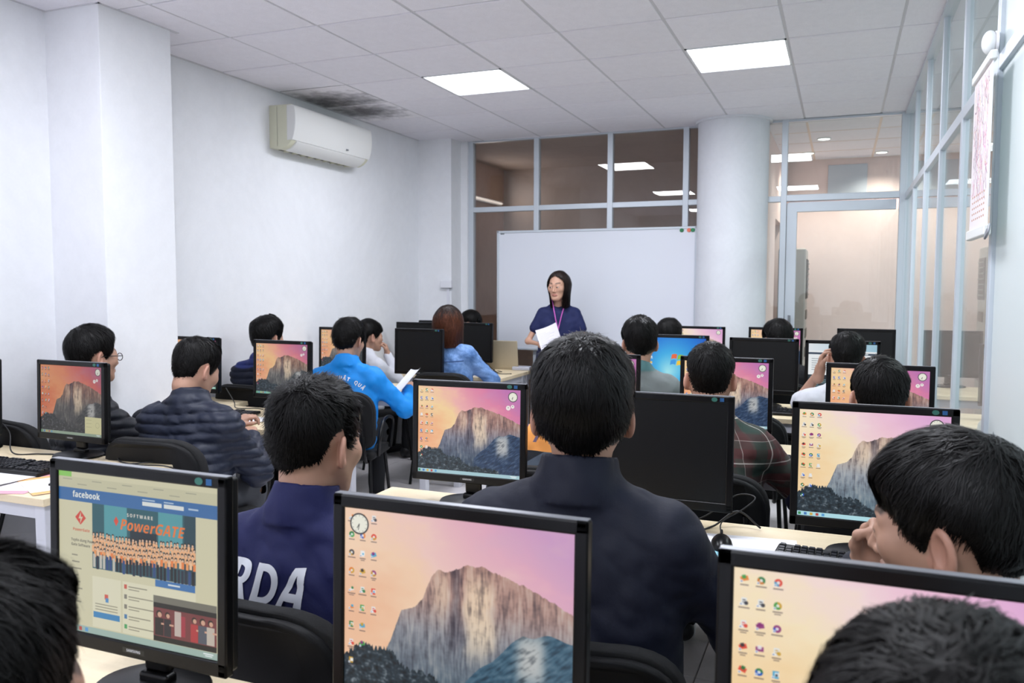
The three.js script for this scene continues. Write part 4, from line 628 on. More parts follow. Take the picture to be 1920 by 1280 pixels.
    for (let s = 0; s <= K; s++) {
      const t = flow(dd), n = dd.clone(), side = t.clone().cross(n).normalize(), ww = w * (1 - (s / K) ** 2 * .85); const off = .0012 + base + lift * (s / K) ** 1.5; pv = V(HC[0], HC[1], HC[2]).addScaledVector(dd, r + off);
      sp.push(pv.x - side.x * ww, pv.y - side.y * ww, pv.z - side.z * ww, pv.x + side.x * ww, pv.y + side.y * ww, pv.z + side.z * ww);
      const tl = n.clone().addScaledVector(t, .25).normalize(), nl = tl.clone().addScaledVector(side, -.45).normalize(), nr = tl.clone().addScaledVector(side, .45).normalize(); sn.push(nl.x, nl.y, nl.z, nr.x, nr.y, nr.z); sc.push(...cc, ...cc);
      if (s < K) { const b = p0 + 2 * s; si.push(b, b + 1, b + 2, b + 1, b + 3, b + 2); }
      dd = dd.clone().addScaledVector(t, L / K / Math.max(r, .05)).normalize(); const [r2, e2] = look([dd.x, dd.y, dd.z]); if (st.long && e2 < .001) { dd = dd.clone().addScaledVector(t, -L / K / Math.max(r, .05)).normalize(); } else r = e2 > -.01 ? r2 : Math.max(r2, r - .004);
    }
  }
  const g = new THREE.BufferGeometry(); g.setAttribute('position', new THREE.Float32BufferAttribute(sp, 3)); g.setAttribute('normal', new THREE.Float32BufferAttribute(sn, 3)); g.setAttribute('color', new THREE.Float32BufferAttribute(sc, 3)); g.setIndex(si);
  return mergeGeometries([cap, g]);
}
const mHair = new THREE.MeshPhysicalMaterial({ vertexColors: true, roughness: .46, specularIntensity: .3, side: THREE.DoubleSide }), mHairGloss = new THREE.MeshPhysicalMaterial({ vertexColors: true, roughness: .38, specularIntensity: .45, side: THREE.DoubleSide });
const mSkin = new THREE.MeshPhysicalMaterial({ vertexColors: true, roughness: .52, sheen: .15, sheenRoughness: .5 });
const mEye = M({ color: srgb(226, 222, 216), roughness: .2 }), mIris = M({ color: srgb(30, 20, 16), roughness: .15 });
const weave = dataTex(128, 128, (u, v) => { const n = 128 + 30 * Math.sin(u * 6.283 * 32) * Math.sin(v * 6.283 * 32) + 40 * tn(u, v, 30) + (rnd() - .5) * 30; return [n, n, n]; }, false);
const cloth = (c, o = {}) => new THREE.MeshPhysicalMaterial(Object.assign({ color: srgb(...c), roughness: .78, specularIntensity: .6, sheen: Math.max(...c) < 90 ? .06 : .2, sheenRoughness: .6, sheenColor: srgb(...c.map(v => Math.min(255, v * 1.3 + 12))), bumpMap: rep(weave, 9, 9), bumpScale: .0006 }, o));
const mShoe = M({ color: srgb(26, 26, 30), roughness: .5 });
const mPants = { black: cloth([26, 27, 31]), grey: cloth([72, 74, 80]), jeans: cloth([42, 58, 88]) };
function limb(S, W, L1, L2, hint) { const d = W.clone().sub(S); let l = d.length(); if (l > (L1 + L2) * .995) { d.multiplyScalar((L1 + L2) * .995 / l); l = d.length(); } const n = d.clone().normalize(), a = (L1 * L1 - L2 * L2 + l * l) / (2 * l), h = Math.sqrt(Math.max(L1 * L1 - a * a, 0)), q = hint.clone().addScaledVector(n, -hint.dot(n)).normalize(); return [S.clone().addScaledVector(n, a).addScaledVector(q, h), S.clone().add(d)]; }
const seats = [];
function person(o) {
  const yaw = o.yaw || 0, hs = o.hs || 1.04, lean = o.lean ?? .12, fw = [-Math.sin(yaw), -Math.cos(yaw)], dist = Math.hypot(o.x - CAM.x, o.z - CAM.z);
  const t = thing('person', o.label, 'person', [o.x - lean * fw[0], 0, o.z - lean * fw[1]], Math.PI + yaw, o.group);
  const hair = o.hair, hy = o.top - (hair.long ? .012 : hair.top * hs) - .124 * hs, H = V(0, hy, lean), NB = V(0, hy - .135 * hs, lean - .045 - (o.pitch || 0) * .06 + (o.nbz || 0)), sw = o.sw || .172, ck = o.thick || 0, py = o.stand ? .90 : .52;
  const hm = new THREE.Matrix4().makeRotationFromEuler(new THREE.Euler(o.pitch || 0, (o.head ?? yaw) - yaw, o.roll || 0, 'YXZ')).scale(V(hs, hs, hs)).setPosition(H);
  // skeleton
  const sd = (o.droop || 0), pelvisZ = 0, L = (s, r) => [s * .085, py, 0, s * .092, NB.y - .20, NB.z + .0, .118 + ck, .108 + ck];
  const S = [1, -1].map(s => V(s * sw, NB.y - .095 - sd, NB.z - .005)), arms = [1, -1].map((s, i) => { const tg = (s > 0 ? o.left : o.right) || [s * .13, .80, lean + .36]; return limb(S[i], V(...tg), .285, .255, V(...((s > 0 ? o.hintL : o.hintR) || [s * .7, -1, -.25]))); });
  const torso = [L(1), L(-1), [0, py + .05, .0, 0, NB.y - .15, NB.z + .01, .11 + ck, .10 + ck]]; for (const [i, s] of [[0, 1], [1, -1]]) { torso.push([s * .05, NB.y - .12, NB.z, S[i].x - s * .01, S[i].y - .01, S[i].z, .083 + ck, .062 + ck], [0, NB.y + .005, NB.z - .005, S[i].x - s * .03, S[i].y + .02, S[i].z, .050 + ck * .5, .046 + ck]); }
  const armB = (r, full = 1) => { const b = []; arms.forEach(([E, W], i) => { const A = S[i]; if (full >= 1) b.push([A.x, A.y, A.z, E.x, E.y, E.z, .056 + r + (o.slim || 0), .045 + r + (o.slim || 0)], [E.x, E.y, E.z, W.x, W.y, W.z, .044 + r + (o.slim || 0), .031 + r + (o.slim || 0) * .5]); else { const q = A.clone().lerp(E, full); b.push([A.x, A.y, A.z, q.x, q.y, q.z, .058 + r + (o.slim || 0), .056 + r + (o.slim || 0)]); } }); return b; };
  const legs = []; for (const s of [1, -1]) { if (o.stand) legs.push([s * .085, .88, 0, s * .09, .48, .01, .082, .055], [s * .09, .48, .01, s * .09, .08, -.01, .052, .036]); else legs.push([s * .09, .515, .02, s * .12, .51, .40, .084, .062], [s * .12, .51, .40, s * .12, .10, .37, .060, .042]); }
  const feet = [1, -1].map(s => { const z = o.stand ? -.01 : .37, x = s * (o.stand ? .09 : .12); return [x, .055, z - .03, x + s * .012, .036, z + .13, .046, .034]; });
  // skin: head, neck, coarse body, hands joined into one mesh
  const hc = o.fine || clamp(dist * .0016, .0030, .0065), tone = o.tone || 1, geos = [];
  { const inv = hm.clone().invert().elements, hb = V(0, -.07, -.032).applyMatrix4(hm), sk = skinColor(tone), q = [0, 0, 0], loc = (x, y, z) => { q[0] = inv[0] * x + inv[4] * y + inv[8] * z + inv[12]; q[1] = inv[1] * x + inv[5] * y + inv[9] * z + inv[13]; q[2] = inv[2] * x + inv[6] * y + inv[10] * z + inv[14]; return q; };
    geos.push(nets((x, y, z) => { loc(x, y, z); const d = headField(q[0], q[1], q[2]) * hs; return smin(d, rc(x, y, z, NB.x, NB.y - .04, NB.z + .004, hb.x, hb.y, hb.z, .049 * hs, .050 * hs), .02); }, [H.x - .14, NB.y - .075, H.z - .20], [H.x + .14, H.y + .15, H.z + .16], hc, (x, y, z) => { loc(x, y, z); return sk(q[0], q[1], q[2]); })); }
  const skinB = o.shortSleeve ? armB(-.010) : armB(-.014); const coarse = torso.map(b => [...b.slice(0, 6), b[6] - .028 - Math.max(ck, 0), b[7] - .028 - Math.max(ck, 0)]).concat(skinB, legs.map(b => [...b.slice(0, 6), b[6] - .014, b[7] - .012]), feet.map(b => [...b.slice(0, 6), b[6] - .012, b[7] - .012]), [[NB.x, NB.y - .12, NB.z, NB.x, NB.y - .02, NB.z, .05, .045]]);
  const cf = bonesField(coarse, .03), flat = () => [SKIN[0] * tone, SKIN[1] * tone, SKIN[2] * tone];
  geos.push(nets(cf, [-.46, 0, -.25], [.46, hy, .82], o.shortSleeve ? .010 : .017, flat));
  const fieldBox = (list, m) => { const a = [9, 9, 9], b = [-9, -9, -9]; for (const q of list) for (let k = 0; k < 3; k++) { a[k] = Math.min(a[k], q[k] - q[6], q[k + 3] - q[7]); b[k] = Math.max(b[k], q[k] + q[6], q[k + 3] + q[7]); } return [a.map(v => v - m), b.map(v => v + m)]; };
  arms.forEach(([E, W], i) => { const s = i ? -1 : 1, pose = (s > 0 ? o.handL : o.handR) || {}; let y = pose.dir ? V(...pose.dir).normalize() : W.clone().sub(E).normalize(), z = V(...(pose.palm || [0, -1, .1])); z.addScaledVector(y, -z.dot(y)).normalize(); const x = y.clone().cross(z), m = new THREE.Matrix4().makeBasis(x.multiplyScalar(s > 0 ? -1 : 1), y, z).setPosition(W.clone().addScaledVector(y, .012)); const g = handGeo(pose.curl ?? .45, dist < 3 ? .0035 : .0055).clone(); if (s > 0) { const a = g.index.array; for (let q = 0; q < a.length; q += 3) { const k = a[q]; a[q] = a[q + 1]; a[q + 1] = k; } } if (s > 0) { g.index = g.index.clone(); } g.applyMatrix4(m); if (s > 0) { /* mirrored basis keeps outward faces */ } g.computeVertexNormals(); const C = new Float32Array(g.attributes.position.count * 3); for (let k = 0; k < C.length; k += 3) { C[k] = SKIN[0] * tone; C[k + 1] = SKIN[1] * tone; C[k + 2] = SKIN[2] * tone; } g.setAttribute('color', new THREE.BufferAttribute(C, 3)); geos.push(g); });
  const body = obj('body', mergeGeometries(geos), mSkin, t);
  // eyes
  if (o.eyes) for (const s of [1, -1]) { const e = obj('eye', new THREE.SphereGeometry(.0120, 20, 14).translate(s * .031, .004, .0812).applyMatrix4(hm), mEye, t); obj('iris', new THREE.SphereGeometry(.0066, 14, 10).scale(1, 1, .4).translate(s * .031 + (o.gaze || 0), .0025, .0912).applyMatrix4(hm), mIris, e); }
  // hair
  obj('hair', hairMesh(Object.assign({ n: dist < 2.6 ? 7000 : dist < 4.5 ? 2600 : 1300, seed: o.x * 7 + o.z }, hair, hair.w ? {} : { w: dist < 2.6 ? .0011 : .0017 }), dist < 2.6).applyMatrix4(hm), hair.gloss ? mHairGloss : mHair, t);
  // clothing
  const jc = clamp(dist * .0032, .0062, .0125) * (o.puff ? .5 : 1), th = o.puff ? .024 : .013, topB = torso.map(b => [...b.slice(0, 6), b[6] + th - .006, b[7] + th - .006]).concat(o.shortSleeve ? armB(th - .004, o.slv || .62) : armB(th - .004)), bf = bonesField(topB.concat([[0, NB.y - .09, NB.z - .008, 0, NB.y - .012, NB.z - .004, .07 + th - .006, .058 + th - .006]]), o.k || .045), nb = NB, cr = o.collarR || .064;
  const ca = V(0, NB.y + .005, NB.z), cb = V(0, NB.y + .005 + (o.collar || 0), NB.z + .014), cd = cb.clone().sub(ca), cl = Math.max(cd.length(), 1e-4); cd.multiplyScalar(1 / cl);
  const wr_ = o.wrinkle ?? .007;
  const tf = (x, y, z) => {
    let d = bf(x, y, z);
    if (d < .06) { const fa = N3(x * 6 + o.x * 9, y * 9 + x * 7, z * 6), fb = N3(x * 13 + y * 7, y * 17 - x * 9, z * 13 + o.z); d += wr_ * (.9 * fa + 1.1 * (.35 - Math.abs(fb) * 1.5) + .25 * N3(x * 40, y * 36, z * 40)); if (o.puff) { const q = Math.abs(Math.sin(Math.PI * (y + .010 * Math.sin(x * 9) + .006 * N3(x * 8, y * 4, z * 8)) / .044)); d -= .011 * Math.sqrt(q) - .008; } if (o.pile) d += o.pile * N3(x * 90, y * 90, z * 90); }
    if (o.collar) { const px = x - ca.x, py_ = y - ca.y, pz = z - ca.z, tt = px * cd.x + py_ * cd.y + pz * cd.z, rx = px - cd.x * tt, ry = py_ - cd.y * tt, rz = pz - cd.z * tt, r = Math.hypot(rx, ry, rz * .95), fl = .010 * clamp(1 - tt / cl, 0, 1); const c = Math.max(Math.abs(r - cr - fl - .006 * N3(x * 20, y * 20, z * 20)) - .0065, tt - cl, -tt - .03); d = smin(d, c, .014); }
    if (o.neckline) d = smax(d, -rc(x, y, z, 0, NB.y + .03, NB.z + .03, 0, NB.y + .16, NB.z + .02, .072, .09), .01);
    return Math.max(d, (o.hem ?? (py - .10)) - y);
  };
  const [b0, b1] = fieldBox(topB, .03); b1[1] = Math.max(b1[1], NB.y + .11);
  const jacket = obj(o.topName || 'jacket', nets(tf, b0, b1, jc, o.topColor, (x, y, z) => o.planar ? [x, y] : [Math.atan2(x, -(z - NB.z - .03)) * .17, y]), o.topMat, t);
  // trousers, shoes
  if (!o.stand) { const lb = legs.map(b => [...b.slice(0, 6), b[6] + .008, b[7] + .012]).concat([[.07, py, -.0, -.07, py, -.0, .122, .122]]), [l0, l1] = fieldBox(lb, .02), lf = bonesField(lb, .04); obj('trousers', nets((x, y, z) => Math.max(lf(x, y, z) + .006 * N3(x * 12, y * 9, z * 12), .07 - y), l0, l1, clamp(dist * .004, .011, .017), null, (x, y, z) => [x + z, y]), o.pants || mPants.black, t); }
  for (const b of feet) obj('shoe', nets((x, y, z) => Math.max(rc(x, y, z, ...b), -y), [b[0] - .08, -.004, b[2] - .08], [b[0] + .08, .12, b[5] + .07], .009), o.shoeMat || mShoe, t);
  if (!o.stand) seats.push([t.position.x + fw[0] * .07, t.position.z + fw[1] * .07, yaw]);
  o.extra && o.extra({ t, H, NB, hm, hs, tf, arms, S, py, jacket, lean });
  return t;
}
// a printed patch that follows the back of a garment
function print(ctx, tex, cx, cy, w, h, name = 'lettering', nx = 28, ny = 12) {
  const pos = [], uv = [], idx = []; for (let j = 0; j <= ny; j++) for (let i = 0; i <= nx; i++) { const x = cx + (i / nx - .5) * w, y = cy + (j / ny - .5) * h; let z = -.5; for (let q = 0; q < 60; q++) { const d = ctx.tf(x, y, z); if (d < .0006) break; z += d * .7; } pos.push(x, y, z - .0022); uv.push(1 - i / nx, j / ny); }
  for (let j = 0; j < ny; j++) for (let i = 0; i < nx; i++) { const a = j * (nx + 1) + i; idx.push(a, a + nx + 1, a + 1, a + 1, a + nx + 1, a + nx + 2); }
  const g = new THREE.BufferGeometry(); g.setAttribute('position', new THREE.Float32BufferAttribute(pos, 3)); g.setAttribute('uv', new THREE.Float32BufferAttribute(uv, 2)); g.setIndex(idx); g.computeVertexNormals();
  return obj(name, g, M({ map: tex, transparent: true, alphaTest: .02, roughness: .6, side: THREE.DoubleSide }), ctx.t);
}
const HS = { // hair styles
  crop: { top: .026, side: .013, back: .015, messy: .004, len: .04 },
  thick: { top: .034, side: .020, back: .022, messy: .005, len: .055 },
  fade: { top: .028, side: .006, back: .008, messy: .003, len: .034 },
  bowl: { top: .034, side: .026, back: .022, messy: .004, len: .06, ramp: .02, line: [[0, .030], [40, .026], [58, .018], [70, -.006], [80, -.01], [90, .012], [100, .034], [118, .018], [136, -.04], [180, -.06]] },
};
const H_ = (k, o = {}) => Object.assign({}, HS[k], o);
// second row, nearest to the camera
person({ x: 2.197, z: 2.30, top: 1.288, yaw: -.02, head: -.10, pitch: .10, hs: 1.09, lean: .10, sw: .172, label: 'student in navy jacket with large white letters on the back', hair: H_('fade', { top: .026, messy: .006, lift: .012, quiff: .008, whorl: [-.1, .84, -.54], line: [[0, .066], [35, .064], [52, .045], [66, .0], [76, -.004], [86, .012], [98, .042], [116, .03], [134, -.025], [180, -.05]] }), topMat: cloth([28, 32, 78], { roughness: .7 }), collar: .062, collarR: .066, wrinkle: .006, pants: mPants.black,
  extra: c => { const tx = canvas(512, 256, (g, w, h) => { g.clearRect(0, 0, w, h); g.fillStyle = '#e6e8f0'; g.font = 'italic bold 240px sans-serif'; g.textAlign = 'center'; g.textBaseline = 'middle'; g.save(); g.translate(w / 2, h / 2 + 10); g.scale(.92, 1); g.fillText('RDA', 0, 0); g.restore(); }); print(c, tx, .035, .845, .27, .135); } });
person({ x: 2.832, z: 2.25, top: 1.402, yaw: .12, head: .26, pitch: .04, hs: 1.12, lean: .08, sw: .188, thick: .012, label: 'student in plain dark navy jacket seen from behind, taller than the others', hair: H_('thick', { gloss: 1, top: .030, back: .024, side: .017, messy: .005, lift: .007, len: .06, whorl: [.02, .9, -.42] }), topMat: cloth([17, 21, 38], { roughness: .66 }), collar: .066, collarR: .072, wrinkle: .0045, pants: mPants.black, left: [.20, .80, .38], right: [-.22, .80, .36], hintL: [.9, -1, -.2], hintR: [-.9, -1, -.2] });
person({ x: 3.503, z: 2.40, top: 1.272, yaw: .45, head: 1.22, pitch: .12, roll: -.06, hs: 1.12, lean: .14, sw: .17, eyes: 1, tone: .92, label: 'student with thick fringe resting the chin on a raised hand', hair: H_('bowl', { gloss: 1, top: .030, side: .020, ramp: .04, line: [[0, .038], [40, .036], [58, .030], [70, -.002], [80, -.01], [90, .012], [100, .036], [118, .018], [136, -.04], [180, -.06]], n: 9000, len: .075, lift: .005, messy: .004, jit: .22, whorl: [.1, .85, -.52] }), topMat: cloth([40, 42, 50]), collar: .02, wrinkle: .007, left: [.03, .955, .355], hintL: [.4, -1, .5], handL: { dir: [-.25, .9, -.3], palm: [.2, 0, -1], curl: 1.25 } });
// camera row: two heads out of focus
person({ x: 2.585, z: 3.40, top: 1.252, yaw: 0, head: -.12, pitch: .08, hs: 1.06, lean: .10, label: 'student with dark hair sitting at the desk of the social media monitor', hair: H_('crop', { top: .03, quiff: .012, len: .055, lift: .006 }), topMat: cloth([30, 32, 40]), collar: .04 });
person({ x: 3.412, z: 3.25, top: 1.272, yaw: 0, head: .1, pitch: .05, hs: 1.06, lean: .10, label: 'student with thick dark hair sitting in front of the pale monitor', hair: H_('crop', { top: .03, len: .06, lift: .005 }), topMat: cloth([34, 34, 42]), collar: .04 });
// third row
person({ x: .575, z: .95, top: 1.262, yaw: .12, head: -.12, pitch: .40, hs: 1.06, nbz: .02, lean: .16, sw: .18, puff: 1, label: 'student in navy quilted puffer jacket leaning over the desk', hair: H_('fade', { top: .026, quiff: .014, side: .008 }), topMat: cloth([33, 38, 54], { roughness: .5 }), collar: .06, collarR: .070, wrinkle: .006, pants: mPants.grey, left: [.05, .79, .50], right: [-.10, .74, .44], handL: { curl: .9 }, handR: { curl: .9 } });
person({ x: -.175, z: .85, top: 1.305, yaw: -.42, head: -.24, pitch: .06, hs: 1.10, lean: .08, puff: 1, label: 'student with black framed glasses and black quilted jacket', hair: H_('thick', { top: .032, side: .018 }), topMat: cloth([25, 27, 35], { roughness: .5 }), collar: .05, collarR: .07, wrinkle: .004,
  extra: c => { const mG = M({ color: srgb(24, 20, 20), roughness: .3 }), ring = (s) => tube(Array.from({ length: 16 }, (_, k) => { const a = k / 16 * 6.283; return [s * .034 + .024 * Math.cos(a), .004 + .017 * Math.sin(a), .103 - .12 * (s * .024 * Math.cos(a) + .01) ** 1 * 0]; }), .0019, 40, 6, true); const g = mergeGeometries([ring(1), ring(-1), tube([[-.010, .008, .103], [0, .011, .106], [.010, .008, .103]], .0017, 8, 6), ...[1, -1].map(s => tube([[s * .058, .010, .102], [s * .074, .010, .07], [s * .080, .008, .0], [s * .078, -.002, -.02]], .002, 14, 6))].map(q => q.toNonIndexed())); obj('glasses', g.applyMatrix4(c.hm), mG, c.t); } });
person({ x: 2.33, z: .86, top: 1.26, yaw: .1, head: .1, pitch: .1, lean: .12, planar: 1, label: 'student in dark striped top with an orange numbered yoke', hair: H_('crop'), topName: 'shirt', pants: mPants.jeans, collar: .03, topMat: cloth([255, 255, 255], { map: (() => { const t = canvas(512, 512, (g, w, h) => { g.fillStyle = '#1d2027'; g.fillRect(0, 0, w, h); g.strokeStyle = '#525b68'; g.lineWidth = 26; for (let k = -6; k < 12; k++) { g.beginPath(); g.moveTo(-20, k * 70 + 150); g.lineTo(w + 20, k * 70 - 190); g.stroke(); } g.fillStyle = '#e89a50'; g.fillRect(0, 0, w, 195); g.fillStyle = '#6b5a70'; g.font = 'bold 70px sans-serif'; for (let k = 0; k < 10; k++) { g.fillText('7', 12 + k * 54, 170); g.fillText('7', 38 + k * 54, 84); } }); t.wrapS = t.wrapT = THREE.RepeatWrapping; t.repeat.set(-1.6, 1.6); t.offset.set(.5, -.78); return t; })() }) });
const plaid = canvas(256, 256, (g, w, h) => { g.fillStyle = '#4a423c'; g.fillRect(0, 0, w, h); const band = (p, s, c) => { g.fillStyle = c; g.fillRect(p, 0, s, h); g.fillRect(0, p, w, s); }; band(20, 60, 'rgba(96,40,44,.55)'); band(130, 50, 'rgba(44,66,58,.6)'); band(190, 40, 'rgba(90,46,46,.45)'); band(104, 7, 'rgba(206,200,190,.8)'); band(228, 4, 'rgba(190,184,176,.6)'); for (let k = 0; k < 256; k += 3) { g.fillStyle = 'rgba(20,18,18,.16)'; g.fillRect(k, 0, 1, h); g.fillRect(0, k, w, 1); } }); plaid.wrapS = plaid.wrapT = THREE.RepeatWrapping; plaid.repeat.set(7.5, 6.5);
person({ x: 2.875, z: .72, top: 1.289, yaw: .02, head: .10, pitch: .14, hs: 1.03, lean: .12, sw: .176, label: 'student in dark red and green plaid shirt with close cropped hair', hair: H_('fade', { top: .020, side: .006, back: .006, len: .024, messy: .003 }), topName: 'shirt', topMat: cloth([255, 255, 255], { map: plaid }), collar: .04, wrinkle: .007, right: [-.16, .79, .34], hintR: [-1, -.75, -.1] });
person({ x: 3.463, z: .82, top: 1.262, yaw: .02, head: .03, pitch: .12, hs: 1.02, lean: .12, label: 'student in navy jacket with raised collar before the pink screen by the glass', hair: H_('crop', { top: .024, back: .013, side: .011 }), topMat: cloth([32, 34, 66]), collar: .07, collarR: .066 });
// fourth row
person({ x: -.29, z: -.65, top: 1.30, yaw: 0, head: -.08, pitch: .06, hs: 1.08, lean: .10, label: 'student in dark jacket with blue shoulders behind the golden screen', hair: H_('thick', { quiff: .01, side: .012, back: .014 }), topMat: cloth([255, 255, 255], { vertexColors: true }), topColor: (x, y) => { const a = sstep(.955, .965, y + .02 * Math.sin(x * 14)); return [.010 + a * .012, .013 + a * .022, .028 + a * .13]; }, collar: .05, puff: 1, wrinkle: .003 });
person({ x: .36, z: -.65, top: 1.296, yaw: .30, head: .06, pitch: .22, hs: 1.04, lean: .16, sw: .18, label: 'student in bright blue jacket with curved white lettering on the back', hair: H_('thick', { top: .032, side: .014, messy: .007, lift: .012 }), topMat: cloth([24, 138, 224], { roughness: .6 }), collar: .05, collarR: .066, wrinkle: .009, pants: mPants.black, right: [-.34, .79, .40], left: [.1, .8, .46], hintR: [-.8, -1, -.3],
  extra: c => { const tx = canvas(1024, 384, (g, w, h) => { g.clearRect(0, 0, w, h); g.fillStyle = '#eef4fa'; g.font = 'bold 92px sans-serif'; g.textAlign = 'center'; const s = 'THUẬT QUÂ'; const R = 620; [...s].forEach((ch, i) => { const a = (i - 1.5) * .118; g.save(); g.translate(w / 2 + Math.sin(a) * R, 110 + R - Math.cos(a) * R); g.rotate(a); if (ch === 'Ậ') { g.fillText('Â', 0, 0); g.beginPath(); g.arc(0, 24, 9, 0, 7); g.fill(); } else g.fillText(ch, 0, 0); g.restore(); }); }); print(c, tx, .03, c.NB.y - .118, .36, .135, 'lettering', 36, 12); } });
person({ x: 2.27, z: -.70, top: 1.335, yaw: .1, head: .34, pitch: .08, hs: 1.08, lean: .12, label: 'student in grey green t-shirt with teal neckband beside the blue desktop', hair: H_('thick', { top: .030, side: .016, back: .018 }), topName: 't_shirt', shortSleeve: 1, topMat: cloth([255, 255, 255], { vertexColors: true }), topColor: (x, y, z) => { const a = sstep(1.016, 1.024, y - Math.abs(x) * .1); return [.20 - a * .11, .225 - a * .03, .225 - a * .02]; }, collar: .03, collarR: .062, wrinkle: .006 });
person({ x: 3.362, z: -.70, top: 1.268, yaw: .05, head: .10, pitch: .34, roll: .12, hs: 1.0, lean: .16, label: 'student in white shirt propping the head on one hand', hair: H_('fade', { top: .024, back: .009, side: .009 }), topName: 'shirt', topMat: cloth([208, 209, 216]), shortSleeve: 1, collar: .035, wrinkle: .008, left: [.125, 1.045, .22], hintL: [.6, -1, 1.2], handL: { dir: [-.15, .95, -.25], palm: [-1, 0, -.3], curl: .7 } });
// fifth row
person({ x: -.37, z: -2.08, top: 1.222, yaw: -.35, head: -.55, pitch: .0, hs: 1.06, lean: .06, sw: .158, eyes: 1, fine: .004, label: 'student in white long sleeved shirt holding a fist to the mouth', hintL: [.15, -1, -.2], left: [.06, .8, .36], hair: H_('bowl', { top: .026, side: .018 }), topName: 'shirt', topMat: cloth([214, 215, 222]), collar: .02, wrinkle: .006, right: [-.07, .90, .20], hintR: [-.4, -1, .2], handR: { dir: [.25, .8, -.1], palm: [.5, .1, -1], curl: 1.3 } });
person({ x: .52, z: -1.78, top: 1.352, yaw: .18, head: .32, pitch: .02, hs: 1.06, lean: .06, sw: .165, label: 'woman with shoulder length reddish brown hair and denim jacket', hair: { long: .150, w0: .108, w1: .112, top: .02, messy: .003, n: 5200, w: .0024, jit: .10, lift: .004, color: [.12, .043, .024], root: [.022, .014, .012], gloss: 1, open: [[-30, 58], [0, 58], [4, 48], [8, 22], [14, 0]] }, topMat: cloth([84, 118, 168], { roughness: .85, map: rep(dataTex(256, 256, (u, v) => { const n = 34 * tn(u, v, 9, 3) + 22 * tn(u, v, 34, 4) + (rnd() - .5) * 30; return [104 + n, 138 + n, 188 + n]; }), 2, 2), color: lin(1, 1, 1) }), collar: .045, collarR: .072, wrinkle: .009, right: [-.24, .80, .32], hintR: [-1, -.9, -.3],
  extra: c => { obj('yoke_seam', tube([[-.16, c.NB.y - .13, -.1], [0, c.NB.y - .14, -.13], [.16, c.NB.y - .13, -.1]].map(([x, y]) => { let z = -.5; for (let q = 0; q < 60; q++) { const d = c.tf(x, y, z); if (d < .0006) break; z += d * .7; } return [x, y, z]; }), .0035, 20, 6), cloth([60, 88, 136]), c.t); } });
person({ x: .045, z: -3.22, top: 1.272, yaw: Math.PI - .35, head: Math.PI - .35, pitch: .32, lean: .12, hs: .98, label: 'student facing back, black hair just above the dark monitor', hair: H_('thick', { gloss: 0 }), topMat: cloth([40, 42, 50]), collar: .03 });
person({ x: 2.145, z: -2.2, top: 1.268, yaw: .05, head: .12, pitch: .12, lean: .12, label: 'student with black hair behind the blue desktop monitor', hair: H_('crop'), topMat: cloth([48, 50, 60]), collar: .03 });
person({ x: 2.918, z: -2.2, top: 1.274, yaw: .05, head: .42, pitch: .18, hs: 1.06, lean: .14, label: 'student in black shirt behind the switched off monitor', hair: H_('thick', { side: .016, quiff: .006 }), topName: 'shirt', topMat: cloth([24, 24, 28]), collar: .03, right: [-.24, .8, .3], hintR: [-1, -.8, -.2] });
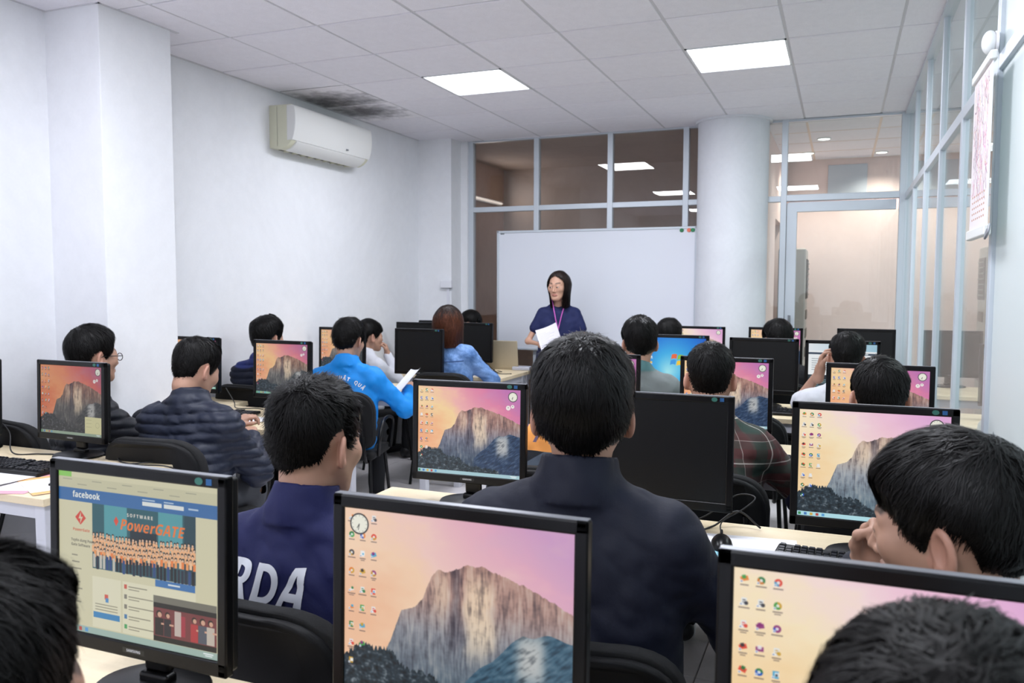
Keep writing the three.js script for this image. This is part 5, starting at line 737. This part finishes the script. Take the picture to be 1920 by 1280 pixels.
// teacher
{
  const dress = cloth([26, 34, 78], { roughness: .7 });
  person({ x: 1.038, z: -2.9, top: 1.634, yaw: Math.PI + .22, head: Math.PI - .10, pitch: .10, hs: 1.03, lean: .03, sw: .140, thick: -.026, slim: -.012, k: .022, fine: .0036, stand: 1, tone: 1.22, eyes: 1, gaze: -.003, shortSleeve: 1, neckline: 1, label: 'woman teacher standing in navy short sleeved dress with pink lanyard, holding papers', hair: { long: .155, w0: .094, w1: .084, fwd: .012, top: .018, messy: .003, n: 4200, w: .0018, jit: .10, lift: .003, color: [.022, .013, .011], gloss: 1, open: [[-30, 34], [-12, 40], [-4, 52], [2, 57], [5, 52], [8, 32], [9.8, 0]] }, topName: 'dress', topMat: dress, wrinkle: .005, hem: .84, left: [.055, 1.0, .20], right: [-.10, .99, .21], slv: .52, hintL: [1, -1, -.3], hintR: [-1, -1, -.3], handL: { dir: [-.75, .05, .5], palm: [-.3, .3, -1], curl: .8 }, handR: { dir: [.75, -.05, .45], palm: [.2, .5, -1], curl: .8 },
    extra: c => {
      const sk = [[.07, .90, 0, .10, .50, .01, .125, .13], [-.07, .90, 0, -.10, .50, .01, .125, .13], [.0, 1.0, .0, 0, .5, .01, .10, .14]], f = bonesField(sk, .06); obj('skirt', nets((x, y, z) => Math.max(f(x, y, z) + .006 * N3(x * 14, y * 4, z * 14), .46 - y, y - .93), [-.3, .42, -.22], [.3, .96, .22], .012, null, (x, y, z) => [x, y]), dress, c.t);
      const nb = c.NB, surf = (x, y) => { let z = .5; for (let q = 0; q < 80; q++) { const d = Math.min(c.tf(x, y, z), 9); if (d < .001) break; z -= Math.max(d, .0008) * .7; if (z < -.1) break; } return z + .004; };
      const strap = (s) => { const pts = []; for (let k = 0; k <= 10; k++) { const q = k / 10, x = s * .062 * (1 - q) + .002, y = nb.y + .03 - q * .27; pts.push([x, y, k === 0 ? nb.z + .05 : Math.max(surf(x, y), nb.z + .04)]); } return tube(pts, .0052, 30, 6); };
      obj('lanyard', [strap(1), strap(-1)], M({ color: srgb(196, 96, 186), roughness: .6 }), c.t); obj('clip', bx(.010, .03, .005, .002, nb.y - .255, surf(.002, nb.y - .255) + .002), mSilver, c.t);
    } });
  const ps = new THREE.BoxGeometry(.19, .0015, .27, 10, 1, 10), pp = ps.attributes.position; for (let i = 0; i < pp.count; i++) pp.setY(i, pp.getY(i) + .02 * (pp.getX(i) / .1) ** 2); ps.computeVertexNormals(); ps.rotateX(1.15).rotateZ(.38).rotateY(.2); const m = obj('paper_sheet', ps, M({ map: printTex('#e6e2ea', '#bcb8c2'), roughness: .8 })); m.position.set(1.06, 1.035, -2.63); tag(m, 'sheaf of white papers held by the standing teacher', 'paper', 'papers on the desks');
}
{ const ps = new THREE.BoxGeometry(.15, .001, .19, 10, 1, 10), p = ps.attributes.position; for (let i = 0; i < p.count; i++) p.setY(i, p.getY(i) + .05 * (p.getX(i) / .1 + .4) ** 2 * .5); ps.computeVertexNormals(); ps.rotateX(.75).rotateY(-.5); const m = obj('paper_sheet', ps, mPaper); m.position.set(.63, .86, -.95); tag(m, 'folded white sheet standing up before the student in bright blue jacket', 'paper', 'papers on the desks'); }
paper(.66, -1.14, .3, .21, .297, 'pink banded leaflet on desk beside the bright blue sleeve', mPinkPrint, .7515);

// chairs, one for each seated student in the order above, then the empty one
const CL = ['of the student in lettered navy jacket', 'of the student in plain navy jacket', 'of the pondering student with thick fringe', 'at the desk of the social media monitor', 'of the student in front of the pale monitor', 'of the student in navy quilted jacket', 'behind the orange tinted monitor, beside the pier', 'of the student in striped top', 'of the student in plaid shirt', 'of the student with raised navy collar', 'of the student with blue shoulders', 'with armrests and rivets under the bright blue jacket', 'of the student in grey green t-shirt', 'of the student in white shirt', 'of the student with fist at the mouth', 'of the woman in denim jacket', 'of the student facing back near the laptop', 'of the student behind the blue desktop monitor', 'of the student in black shirt'];
seats.forEach(([x, z, yaw], i) => { if (i === 6) { x = -.30; z = .96; yaw = -.2; } chair(x, z, yaw, 'black padded chair ' + CL[i], i === 11, i === 11); });
chair(2.86, -.62, 0, 'empty black padded chair before the switched off monitor');
scene.traverse(o => { if (o.isMesh) { o.castShadow = true; o.receiveShadow = true; } });
renderer.render(scene, camera);
